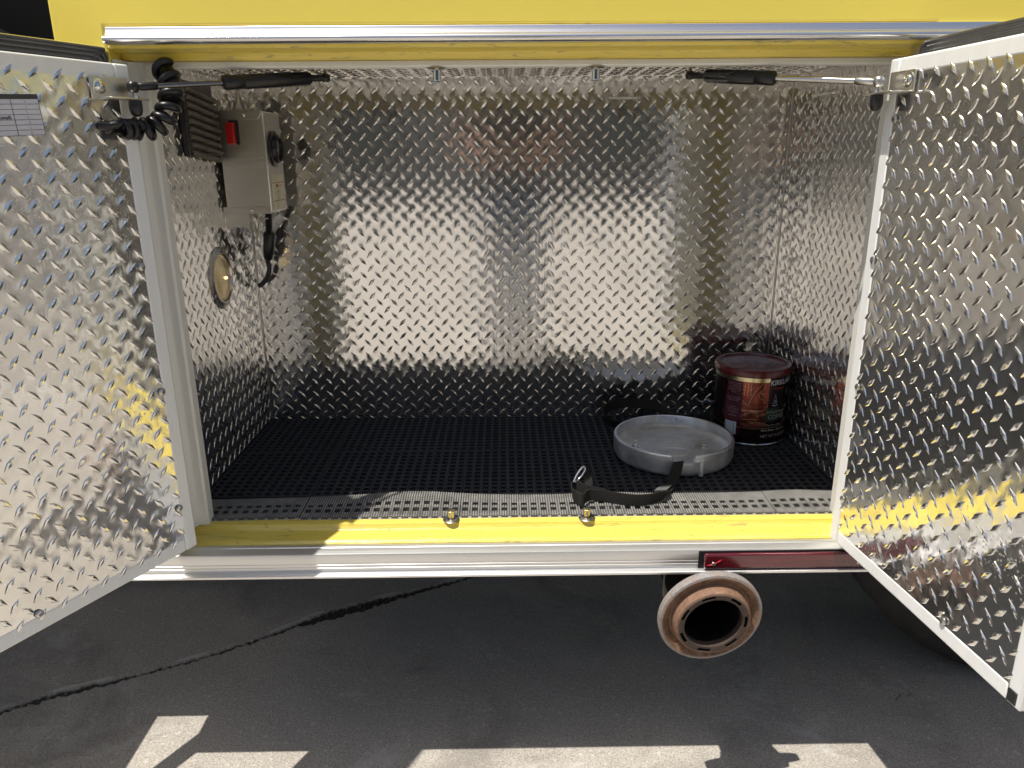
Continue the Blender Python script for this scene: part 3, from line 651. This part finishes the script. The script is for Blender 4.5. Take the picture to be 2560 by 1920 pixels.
m = MB(); m.tube([(.0645, .460, .447), (.063, .463, .441), (.057, .470, .405), (.052, .476, .388), (.050, .478, .383)], [.007, .0125, .0125, .0105, .006], 14); m.build('plug', BLACKP, pc, smooth=50)

# ------------------------------------------------------------------ round lamp on the left wall
lp = thing('round_lamp', 'round recessed lamp with a steel ring and warm lens on the left wall', 'lamp', (XL, .293, .372))
Mx = along((XL, .293, .372), (1, 0, 0)) @ Matrix.Diagonal((1, 1, 1, 1))
m = MB(); m.lathe([(.0455, .0030), (.0475, .0062), (.0500, .0062), (.0520, .0040), (.0585, .0030), (.0610, .0016), (.0612, .0002)], 56, Mx); m.build('ring', mat('lamp_ring_steel', (.60, .56, .52), .22, .9), lp, smooth=50)
t = NT('lamp_reflector'); t.set(Metallic=.75, Roughness=.22, Base_Color=(.92, .74, .42, 1)); c_ = t.coord(); wv = t.n('ShaderNodeTexWave'); wv.inputs['Scale'].default_value = 90; wv.bands_direction = 'Z'; t.l(c_, wv.inputs['Vector']); t.l(t.bump(wv.outputs['Fac'], .0004, 1, t.bump(t.noise(c_, 60, 3), .001)), t.b.inputs['Normal'])
m = MB(); m.lathe([(.0455, .0030), (.0435, .0010), (.0340, .0052), (.0200, .0084), (.0090, .0094), (.0001, .0096)], 56, Mx); m.build('lens', t.m, lp, smooth=80)
t = NT('lamp_filament'); t.set(Base_Color=(.8, .5, .2, 1)); t.b.inputs['Emission Color'].default_value = (1, .72, .36, 1); t.b.inputs['Emission Strength'].default_value = 3.0
m = MB(); m.tube([(XL + .0103, .291, .372), (XL + .0105, .294, .3722), (XL + .0103, .297, .3715)], .0024, 8); m.build('filament', t.m, lp, smooth=60)
for a in (88, 212, 325):
    a = math.radians(a); screw((XL + .0022, .293 + .0545 * math.cos(a), .372 + .0545 * math.sin(a)), (1, 0, 0), .0032, lp, STEEL, False, .0030)

# ------------------------------------------------------------------ laminated sheet on the left door
sh = thing('inventory_sheet', 'laminated white inventory table with black header row taped on the left door', 'paper sheet', onL(.20, .65))
Ms = frame(onL(.134, .6740, .0046), Vector(dL), Vector(nL), Z3)       # x runs away from the hinge, y off the plate
Ms2 = Ms @ Matrix.Rotation(math.radians(3.2), 4, 'Y') @ Matrix.Scale(.93, 4)
m = MB(); m.box(0, .150, 0, .0005, -.0500, 0); page = m.build('page', PAPER, sh, Ms2)
hd = .0062; rh = (.0500 - hd) / 7
m = MB(); m.box(.0004, .1496, .0006, .0008, -hd, -.0003)
for k in range(1, 8): z = -hd - rh * k + .0004; m.box(.0004, .1496, .0006, .0008, z - .00022, z + .00022)
m.box(.0355, .0362, .0006, .0008, -.0498, -hd); m.box(.0, .0006, .0006, .0008, -.0498, -.0003)
for k, ch in enumerate('1111315'):
    V, F = text_geo(ch, .0046); zc = -hd - rh * (k + .5); m.add([(.0180 - x, .0009, zc + y) for x, y, z in V], F)
V, F = text_geo('(small)', .0058, True); m.add([(.0470 - x, .0009, -hd - rh * 3.5 + y) for x, y, z in V], F)
m.build('print', INK, page, Ms2)

# ------------------------------------------------------------------ floor mat of plastic tiles
mt = thing('floor_mat', 'black perforated plastic floor mat of interlocking tiles with a dusty front edge coloured a sunlit grey', 'floor mat', (.6, .25, -.012))
TP = .278; NC = 16; cp = TP / NC; Z0 = -.0115; XM0, XM1 = XL + .003, XR - .003
seams = [.211 - TP, .211, .489, .760, 1.043, 1.043 + TP]
def nub(m, x, y, z, r=.00105, h=.0016): m.add([(x - r, y - r, z), (x + r, y - r, z), (x + r, y + r, z), (x - r, y + r, z), (x, y, z + h)], [(0, 1, 4), (1, 2, 4), (2, 3, 4), (3, 0, 4)])
def grid_piece(x0, x1, y0, y1, wall_cols, cross, barw=.0058, nubs=True):
    """longitudinal bars + cross bars (list of (ya, yb)); real holes between"""
    m = MB(); k0 = 0; X = x0
    cols = []
    while X < x1 - 1e-6: cols.append(X); X += cp
    cols.append(x1)
    for i, c in enumerate(cols):
        a = c - barw / 2 if 0 < i < len(cols) - 1 else (c if i == 0 else c - barw / 2); b = c + barw / 2 if 0 < i < len(cols) - 1 else (c + barw / 2 if i == 0 else c)
        m.box(a, b, y0, y1, Z0, 0)
    for (ya, yb) in cross:
        for i in range(len(cols) - 1):
            m.box(cols[i] + barw / 2, cols[i + 1] - barw / 2, ya, yb, Z0, -.0003)
    if nubs:
        m.mat = 1; q = cp / 4
        ny = int(round((y1 - y0) / q)); 
        for j in range(ny):
            y = y0 + (j + .5) * (y1 - y0) / ny; incross = any(ya < y < yb for ya, yb in cross)
            nxx = int(round((x1 - x0) / q))
            for i in range(nxx):
                x = x0 + (i + .5) * q
                if x > x1: break
                dcol = abs(((x - x0) / cp + .5) % 1 - .5) * cp
                if incross or dcol < barw / 2 - .0006: nub(m, x, y, -.0002, .00125, .0021)
    return m
# edge strips: one mesh each because each is warped in its own way
def warp(x, y):
    w = .0095 * math.exp(-((x - .40) / .11) ** 2) + .0035 * math.exp(-((x - .76) / .06) ** 2) + .004 * math.exp(-((x - 1.1) / .06) ** 2)
    return w * min(1, max(0, (y + .004) / .055)) ** 1.5
for k in range(5):
    a, b = max(XM0, seams[k] + .0007), min(XM1, seams[k + 1] - .0007)
    yf = -.0115 + (.004 if k == 0 else 0); yb = .0725
    cr = [(yf + .0015, yf + .0215), (yf + .0325, yf + .0405), (yf + .0515, yb)]
    m = grid_piece(a, b, yf + .003, yb, 0, cr); m.mat = 1; m.prism([(yf, Z0 + .006), (yf + .0035, -.0006), (yf + .0035, Z0), (yf, Z0)], a, b)
    m.v = [(x, y - (.006 * max(0, (x - .25) / -.25) * (1 if k == 0 else 0)), z + warp(x, y)) for x, y, z in m.v]
    m.build('edge_strip', [MAT_LIT, MAT_LIT_NUB], mt)
depth = (D - .003 - .0745) / 2
cr = []; y = .0015
while y < depth: cr.append((y, min(y + .0072, depth))); y += .0174
full = grid_piece(0, TP - .0014, 0, depth - .0012, 0, cr); full_me = full.mesh('mat_tile', [MAT_DARK, MAT_DNUB])
for r_ in range(2):
    for k in range(5):
        a, b = max(XM0, seams[k] + .0007), min(XM1, seams[k + 1] - .0007); oy = .0745 + r_ * depth
        if abs((b - a) - (TP - .0014)) < .009: link('mat_tile', full_me, mt, Matrix.Translation((a, oy, 0)) @ Matrix.Diagonal(((b - a) / (TP - .0014), 1, 1, 1)))
        else: grid_piece(0, b - a, 0, depth - .0012, 0, cr)  .build('mat_tile', [MAT_DARK, MAT_DNUB], mt, Matrix.Translation((a, oy, 0)))

# ------------------------------------------------------------------ cast round tray with straps
pan = thing('cylinder_bracket', 'round cast aluminium tray with two bolts and black straps on the black mat', 'metal tray', (.917, .254, .0015))
PC = Vector((.917, .254, .0015)); n = 128; ro = .1215
prof_full = [(.0001, .0), (ro - .012, .0), (ro - .004, .004), (ro, .012), (ro, .0435), (ro - .0015, .0450), (ro - .0055, .0450), (ro - .0068, .0435), (ro - .0080, .0250), (ro - .014, .0190), (ro - .020, .0182), (ro - .022, .0174), (ro - .024, .0170), (.0455, .0170), (.0445, .0178), (.0430, .0178), (.0420, .0170), (.0001, .0170)]
a0, a1 = math.atan2(.132 - .254, .8865 - .917), math.atan2(.1206 - .254, .9372 - .917)   # notch in the front wall
V = []; F = []; k = len(prof_full)
for i in range(n):
    a = 2 * PI * i / n; aa = (a + PI) % (2 * PI) - PI; inn = a0 + .01 < aa < a1 - .03
    for r_, h in prof_full:
        hh = h
        if inn and h > .030: hh = .030
        V.append((PC.x + r_ * math.cos(a), PC.y + r_ * math.sin(a), PC.z + hh))
for i in range(n):
    j = (i + 1) % n
    for q in range(k - 1): F.append((i * k + q, j * k + q, j * k + q + 1, i * k + q + 1))
m = MB(); m.add(V, F); m.build('tray', CASTAL, pan, smooth=38)
m = MB(); m.lathe([(ro - .0012, .0446), (ro - .0018, .0456), (ro - .0050, .0456), (ro - .0056, .0446)], 128, Matrix.Translation(PC)); mm = [f for f in m.f if not (a0 - .02 < math.atan2(sum(m.v[i][1] for i in f) / 4 - PC.y, sum(m.v[i][0] for i in f) / 4 - PC.x) < a1 + .0)]; m.f = mm; m.m = [0] * len(mm); m.build('bright_rim', mat('polished_casting', (.80, .80, .81), .28, .9), pan, smooth=50)  # brighter, smoother metal ring along the top of the rim
m = MB(); am = a1 + .05; c = PC + Vector((math.cos(am) * ro, math.sin(am) * ro, 0)); Mb = Matrix.Translation((c.x, c.y, PC.z)) @ Matrix.Rotation(am, 4, 'Z')
m.box(-.004, .007, -.012, .008, .034, .040, Mb); m.box(-.002, .006, .000, .008, .004, .034, Mb); m.build('strap_lug', CASTAL, pan, bevel=.0015)
for (x, y) in ((.8401, .2583), (.9807, .2541)):
    Mb = Matrix.Translation((x, y, PC.z + .0170)); m = MB(); m.lathe([(.0001, .0), (.0085, .0), (.0088, .0010), (.0001, .0016)], 20, Mb); m.lathe([(.0068, .0014), (.0068, .0066), (.0058, .0074), (.0040, .0076), (.0040, .0125), (.0032, .0132), (.0001, .0134)], 6, Mb); m.build('bolt', CHROME, pan, smooth=30)
m = MB()      # raised foundry mark
lg = Vector((.912, .226, PC.z + .0172))
for r_ in (.037, ):
    pth = [lg + Vector((math.cos(q / 48 * 2 * PI) * r_, math.sin(q / 48 * 2 * PI) * r_ * .62, 0)) for q in range(49)]; m.tube(pth, .0011, 6)
for s_, sz, dy in (('ZICO', .017, .007), ('QUIC-MOUNT', .0078, -.008)):
    V, F = text_geo(s_, sz, True); m.add([(lg.x + x, lg.y + dy + y, lg.z + .0006) for x, y, z in V], F)
m.build('foundry_mark', mat('worn_casting', (.75, .755, .76), .3, .6), pan, smooth=60)
# front strap
def smooth_ribbon(keys, n_=7):
    C = spline([k_[0] for k_ in keys], n_); Wd = spline([k_[1] for k_ in keys], n_); return C, [w.normalized() * .0225 for w in Wd]
keys = [((.905, .146, .031), (.9, .25, 0)), ((.902, .137, .0345), (.9, .25, 0)), ((.899, .129, .0325), (.9, .2, 0)), ((.892, .116, .0200), (.9, -.1, .1)), ((.882, .099, .0100), (.9, -.1, .2)), ((.871, .080, .0055), (.85, -.3, .2)),
        ((.862, .064, .0050), (.8, -.4, .3)), ((.862, .050, .0080), (.4, -.4, .8)), ((.850, .034, .0125), (.1, -.2, 1)), ((.828, .020, .0135), (0, -.1, 1)), ((.800, .016, .0140), (0, -.1, 1)), ((.772, .022, .0150), (0, -.1, 1)), ((.745, .031, .0160), (0, -.1, 1)),
        ((.722, .034, .0165), (0, 0, 1)), ((.713, .026, .0165), (0, 0, 1)), ((.707, .016, .0160), (0, 0, 1)), ((.698, .022, .0165), (0, 0, 1)), ((.690, .038, .0185), (-.1, 0, 1)), ((.692, .056, .0200), (-.1, .1, 1)), ((.700, .062, .0205), (-.1, .1, 1)), ((.712, .052, .0190), (0, 0, 1)), ((.732, .041, .0170), (0, 0, 1)), ((.748, .035, .0165), (0, 0, 1))]
C_, W_ = smooth_ribbon(keys); m = MB(); m.ribbon(C_, W_, .0016); m.build('strap', WEB, pan, smooth=45)
m = MB(); m.ribbon(*smooth_ribbon([((.868, .084, .010), (.95, -.05, .1)), ((.862, .072, .0115), (.95, -.1, .1)), ((.853, .058, .0125), (.95, -.1, .1))], 4), .0018); m.build('strap_fold', webbing('grey_webbing', (.16, .16, .155)), pan, smooth=45)
m = MB(); m.tube(spline([(.694, .060, .030), (.699, .066, .039), (.707, .072, .049), (.713, .076, .053), (.716, .077, .048), (.712, .073, .040), (.704, .068, .032), (.696, .062, .028)], 6), .0021, 8); m.build('buckle', CHROME, pan, smooth=60)
m = MB(); m.ribbon(*smooth_ribbon([((.716, .079, .046), (.3, .5, .5)), ((.722, .070, .030), (.5, .2, .8)), ((.722, .056, .018), (.6, .1, .8))], 5), .0014); m.build('strap_tail', WEB, pan, smooth=45)
# rear strap, arched against the wall
keys = [((.952, .372, .040), (.3, .9, 0)), ((.935, .395, .048), (.3, .9, .2)), ((.905, .425, .052), (.2, .5, .8)), ((.870, .450, .050), (0, .2, 1)), ((.830, .462, .044), (-.1, .1, 1)), ((.802, .452, .030), (-.3, 0, 1)), ((.806, .430, .014), (0, -.3, 1)), ((.835, .412, .010), (0, -.6, .8)), ((.862, .408, .020), (0, -.4, 1)), ((.880, .412, .034), (.2, -.2, 1)), ((.900, .400, .042), (.3, .3, .8))]
C_, W_ = smooth_ribbon(keys); m = MB(); m.ribbon(C_, W_, .0022); m.build('strap', WEB, pan, smooth=45)

# ------------------------------------------------------------------ coffee can
can = thing('coffee_can', 'dark maroon coffee can with a dark red lid standing in the back right corner', 'coffee can', (1.108, .367, .0015))
CX, CY, CZ, CR = 1.108, .367, .0015, .0762
MC = Matrix.Translation((CX, CY, CZ))
m = MB(); m.lathe([(.0001, .001), (CR - .004, .001), (CR - .001, .0), (CR + .0008, .0015), (CR + .0008, .0045), (CR - .0006, .006), (CR - .0006, .008), (CR, .010), (CR, .1500), (CR - .001, .1520), (.0001, .1520)], 72, MC); m.build('can_body', mat('dark_lithographed_tin', (.028, .012, .014), .20, .55, 30, .4), can, smooth=35)
m = MB(); m.lathe([(CR + .0006, .0002), (CR + .0012, .002), (CR + .0012, .0050), (CR + .0004, .0064)], 72, MC); m.build('bottom_rim', mat('tin_rim', (.5, .55, .6), .2, 1.0), can, smooth=40)
m = MB(); m.lathe([(CR + .0016, .1515), (CR + .0030, .1530), (CR + .0034, .1650), (CR + .0022, .1680), (CR - .0010, .1690), (CR - .0070, .1688), (CR - .0085, .1650), (CR - .0100, .1645), (.0001, .1645)], 72, MC); lid = m.build('lid', mat('dark_red_lid', (.115, .008, .012), .26, 0, coat=.3), can, smooth=35)
def on_can(x, z, off=0.0): a = x / CR - PI / 2 - .32; return (CX + (CR + off) * math.cos(a), CY + (CR + off) * math.sin(a), CZ + z)   # x = arc length from the side that faces the camera
def patch(name, x0, x1, z0, z1, material, off, parent=can, nx=14):
    m = MB(); V = []; F = []
    for i in range(nx + 1):
        x = x0 + (x1 - x0) * i / nx
        for z in (z0, z1): V.append(on_can(x, z, off))
    for i in range(nx): F.append((2 * i, 2 * i + 2, 2 * i + 3, 2 * i + 1))
    m.add(V, F); return m.build(name, material, parent, smooth=60)
def can_text(m, s_, size, x, z, bold=False, shear=0, align='C'):
    V, F = text_geo(s_, size, bold, shear)
    if align == 'L': mn = min(v[0] for v in V); V = [(a - mn, b, c) for a, b, c in V]
    m.add([on_can(x + a, z + b, .0006) for a, b, c in V], F)
GOLD = mat('gold_foil', (.66, .58, .36), .22, 1.0); MAROON = mat('maroon_print', (.070, .008, .016), .24, .2)
label = patch('label', -.110, .128, .0085, .1505, mat('black_print_tin', (.020, .009, .010), .22, .45), .0002, nx=40)
patch('gold_band', -.110, .038, .1425, .1512, GOLD, .0004, label, 24)
patch('maroon_stripe', -.0530, -.0175, .0260, .1425, MAROON, .0004, label)
t = NT('copper_picture'); t.set(Metallic=.75, Roughness=.26); c_ = t.coord(); w_ = t.noise(t.coord('Object', (30, 30, 160)), 1.0, 5, .7, .6); h_ = t.noise(c_, 45, 4)
sp_ = t.n('ShaderNodeSeparateXYZ'); t.l(c_, sp_.inputs[0]); lowm = t.ramp(t.math('MULTIPLY', sp_.outputs[2], 6.0), [(.25, 0.0), (.34, .5), (.55, .5), (.62, 0.0)])
cl = t.ramp(h_, [(.3, (.20, .035, .030)), (.7, (.32, .085, .060))]); bands = t.ramp(w_, [(.42, (.05, .012, .010)), (.52, (.24, .06, .04)), (.62, (.55, .33, .22))]); t.l(t.mix(t.math('MULTIPLY', lowm, 1.9), cl, bands), t.b.inputs['Base Color'])
patch('picture', -.0165, .0375, .0440, .1420, t.m, .0004, label, 16)
m = MB()
for x in (-.0125, -.0065, .0): m.add([on_can(x + q, z, .0007) for q in (0, .0006) for z in (.112, .141)], [(0, 2, 3, 1)])
for z in (.1165, .1245, .1325): m.add([on_can(x, z + q, .0007) for x in (-.016, .0005) for q in (0, .0006)], [(0, 2, 3, 1)])
def curve_on(pts, w=.0007, off=.0007):
    P = spline([(x, z, 0) for x, z in pts], 8); V = []; F = []
    for i, p in enumerate(P):
        t_ = (P[min(i + 1, len(P) - 1)] - P[max(i - 1, 0)]).normalized(); nn = Vector((-t_.y, t_.x, 0)) * w / 2
        V += [on_can(p.x + nn.x, p.y + nn.y, off), on_can(p.x - nn.x, p.y - nn.y, off)]
    return V, [(2 * i, 2 * i + 1, 2 * i + 3, 2 * i + 2) for i in range(len(P) - 1)]
for pts in ([(.027, .140), (.026, .128), (.019, .122), (.016, .116), (.019, .109), (.026, .106), (.031, .097)], [(.024, .141), (.010, .125), (.002, .108), (-.003, .094)], [(-.016, .101), (-.009, .096), (-.003, .090)], [(-.010, .073), (.006, .077), (.018, .072), (.016, .066)], [(-.014, .060), (.010, .061), (.022, .054), (.034, .052)], [(.019, .124), (.022, .118), (.026, .120), (.024, .114)]): m.add(*curve_on(pts))
m.add(*curve_on([(-.104, .0445), (-.06, .0425), (-.02, .0415), (.03, .0415), (.08, .0445), (.12, .049)], .0008)); m.build('gold_lines', mat('gold_ink', (.62, .46, .26), .3, .8), label)
m = MB()
for cx_, cz_ in ((.001, .133), (.008, .135), (.015, .1365), (.003, .124), (-.001, .117), (.009, .128)):
    m.add(*curve_on([(cx_ + .0032 * (1 - q / 14) * math.cos(q * .9), cz_ + .0036 * (1 - q / 14) * math.sin(q * .9)) for q in range(12)], .0008))
m.add(*curve_on([(.026, .139), (.012, .124), (.004, .108), (-.001, .094)], .0012)); m.build('scrollwork', MAROON, label)
patch('barcode', -.0505, -.0245, .0235, .0520, mat('barcode_white', (.52, .58, .66), .4), .0008, label)
m = MB()
zz = .0250
for i in range(18):
    h = random.choice((.0004, .0006, .0009)); m.add([on_can(x, z, .0011) for x in (-.0495, -.0285) for z in (zz, zz + h)], [(0, 2, 3, 1)]); zz += h + random.choice((.0005, .0008))
m.build('barcode_bars', INK, label)
patch('green_panel', .0340, .0660, .0560, .0860, mat('green_print', (.010, .045, .028), .3, .2), .0005, label)
m = MB(); can_text(m, 'KIRKLAND', .0150, .0400, .1405, True, 0, 'L'); m.build('brand_lettering', mat('silver_print', (.66, .66, .70), .35, .2), label)
m = MB(); can_text(m, 'Signature', .0075, .0480, .1290, True, .3, 'L'); m.build('red_script', mat('red_print', (.30, .02, .02), .4), label)
m = MB(); can_text(m, 'COLOMBIAN', .0085, .0360, .0765, False, 0, 'L'); can_text(m, 'COFFEE', .0135, .0400, .0655, False, 0, 'L'); can_text(m, '"Supremo Bean"', .0062, .0370, .0480, False, .3, 'L'); can_text(m, 'Dark Roast - Fine Grind', .0066, .0270, .0370, True, .1, 'L'); can_text(m, 'NET WT 3 LB (1.36 kg)', .0086, .0265, .0235, False, .1, 'L')
m.build('lettering', mat('pale_gold_print', (.48, .44, .36), .4, .2), label)
m = MB()
for i, s_ in enumerate(('This coffee can is packed', 'fresh to keep its aroma', 'and rich taste. Fill the', 'lid and reseal after each', 'use and store in a cool', 'dry place.')): can_text(m, s_, .0030, -.0353, .1375 - i * .0040)
for i, s_ in enumerate(('Processed and packed for', 'wholesale and distribution', 'Seattle, WA, USA')): can_text(m, s_, .0029, -.0353, .1060 - i * .0038)
for i, s_ in enumerate(('Distributed by', 'Wholesale Corporation', 'P.O. Box 34535', 'Seattle, WA 98124', 'USA', '1-800-774-2678')): can_text(m, s_, .0029, -.0353, .0850 - i * .0040)
m.build('small_print', mat('dull_silver_print', (.34, .30, .33), .5), label)
m = MB()       # little drawn emblem: peak over lines
m.add(*curve_on([(.0485, .0930), (.0520, .1070), (.0535, .1150)], .0008)); m.add(*curve_on([(.0535, .1150), (.0565, .1060), (.0600, .0935)], .0008)); m.add(*curve_on([(.0470, .0920), (.0540, .0905), (.0610, .0925)], .0016))
for z in (.096, .099, .102): m.add(*curve_on([(.0520, z), (.0575, z + .0006)], .0012))
m.build('emblem', mat('pale_print', (.45, .46, .52), .4), label)
m = MB(); V, F = text_geo('KIRKLAND', .0190, True); m.add([(CX - .002 - x, CY - .006 - y, CZ + .1648) for x, y, z in V], F); V, F = text_geo('Signature', .0100, False, .3); m.add([(CX - .002 - x, CY + .010 - y, CZ + .1648) for x, y, z in V], F)
m.build('lid_lettering', mat('grey_lid_print', (.20, .17, .20), .4), lid)

# ------------------------------------------------------------------ station building across the apron (mirrored in the plates)
bd = thing('station_building', 'low grey concrete station building with dark bay doors across the sunlit apron', 'building', (2, -17, ZG))
WALLM = mat('grey_block_wall', (.21, .205, .18), .85, 0, 1.2, .25); m = MB(); m.box(-16, 20, -24, -16, ZG, ZG + 4.6); m.build('wall', WALLM, bd)
m = MB(); m.box(-16.3, 20.3, -24.3, -15.7, ZG + 4.6, ZG + 4.95); m.build('roof', mat('roof_edge', (.35, .33, .30), .7), bd)
for q in range(5):
    m = MB(); x = -13 + q * 6.6; m.box(x, x + 4.6, -15.99, -15.93, ZG + .02, ZG + 3.6); m.build('bay_door', mat('bay_door_paint', (.07, .075, .07), .5), bd)
# ------------------------------------------------------------------ the person who takes the picture (seen only mirrored in the plates)
def skin_mesh(name, pts, edges, rad, material, parent, sub=2):
    me = bpy.data.meshes.new(name); me.from_pydata(pts, edges, []); me.materials.append(material)
    o = link(name, me, parent); sm = o.modifiers.new('skin', 'SKIN'); sm.use_smooth_shade = True
    for i, r in enumerate(rad):
        r = r if isinstance(r, tuple) else (r, r); me.skin_vertices[0].data[i].radius = r
    me.skin_vertices[0].data[0].use_root = True
    ss = o.modifiers.new('sub', 'SUBSURF'); ss.levels = sub; ss.render_levels = sub; return o
pX, pY = .63, -1.66
per = thing('person', 'person in blue jeans and a dark shirt holding a phone in front of the truck', 'person', (pX, pY, ZG))
SKIN_M = mat('skin', (.36, .21, .15), .5); SHIRT = mat('dark_shirt', (.045, .05, .07), .85, 0, 20, .3); JEANS = mat('blue_jeans', (.05, .08, .15), .85, 0, 30, .3); HAIR = mat('dark_hair', (.03, .02, .015), .6); SHOE = mat('black_shoes', (.02, .02, .02), .5)
def P(x, y, z): return (pX + x, pY + y, ZG + z)
body = skin_mesh('body', [P(0, 0, 1.30), P(0, .01, 1.45), P(0, .02, 1.52), P(0, .045, 1.60), P(0, .05, 1.70),
                          P(-.18, .02, 1.40), P(-.25, .06, 1.16), P(-.15, .33, 1.09), P(-.09, .415, 1.10), P(.18, .02, 1.40), P(.25, .06, 1.16), P(.05, .33, 1.09), P(-.015, .415, 1.10)],
                 [(0, 1), (1, 2), (2, 3), (3, 4), (1, 5), (5, 6), (6, 7), (7, 8), (1, 9), (9, 10), (10, 11), (11, 12)], [.10, .065, .055, .088, .065, .055, .045, .028, .030, .055, .045, .028, .030], SKIN_M, per)
skin_mesh('shirt', [P(0, 0, .93), P(0, 0, 1.10), P(0, -.01, 1.28), P(0, 0, 1.42), P(-.19, .02, 1.40), P(-.255, .05, 1.20), P(.19, .02, 1.40), P(.255, .05, 1.20)], [(0, 1), (1, 2), (2, 3), (3, 4), (4, 5), (3, 6), (6, 7)],
          [(.145, .11), (.135, .105), (.155, .11), (.11, .08), .065, .062, .075, .062], SHIRT, body)
skin_mesh('trousers', [P(0, 0, .97), P(-.075, 0, .88), P(-.075, .01, .50), P(-.08, .0, .09), P(.075, 0, .88), P(.075, .01, .50), P(.08, 0, .09)], [(0, 1), (1, 2), (2, 3), (0, 4), (4, 5), (5, 6)], [(.14, .11), .085, .060, .050, .085, .060, .050], JEANS, body)
for s_ in (-1, 1): skin_mesh('shoe', [P(.08 * s_, -.05, .045), P(.085 * s_, .06, .045), P(.10 * s_, .17, .035)], [(0, 1), (1, 2)], [.045, .045, .035], SHOE, body)
skin_mesh('hair', [P(0, .01, 1.62), P(0, .02, 1.70), P(0, .05, 1.735)], [(0, 1), (1, 2)], [.085, .09, .07], HAIR, body)
for s_ in (-1, 1):
    for q in range(4): skin_mesh('finger', [P(.035 * s_ - .055, .415, 1.10 - .004 * q), P(.050 * s_ - .055, .440, 1.125 - .018 * q), P(.038 * s_ - .055, .452, 1.123 - .018 * q), P(.024 * s_ - .055, .452, 1.121 - .018 * q)], [(0, 1), (1, 2), (2, 3)], [.009, .009, .008, .007], SKIN_M, body, 1)
ph = MB(); Mp = frame(CAM - FW * .010, R2, U2, -FW); ph.box(-.030, .040, -.130, .020, .002, .010, Mp); o = ph.build('mobile_phone', BLACKG, None, bevel=.003); tag(o, 'black mobile phone held in both hands of the person', 'phone')
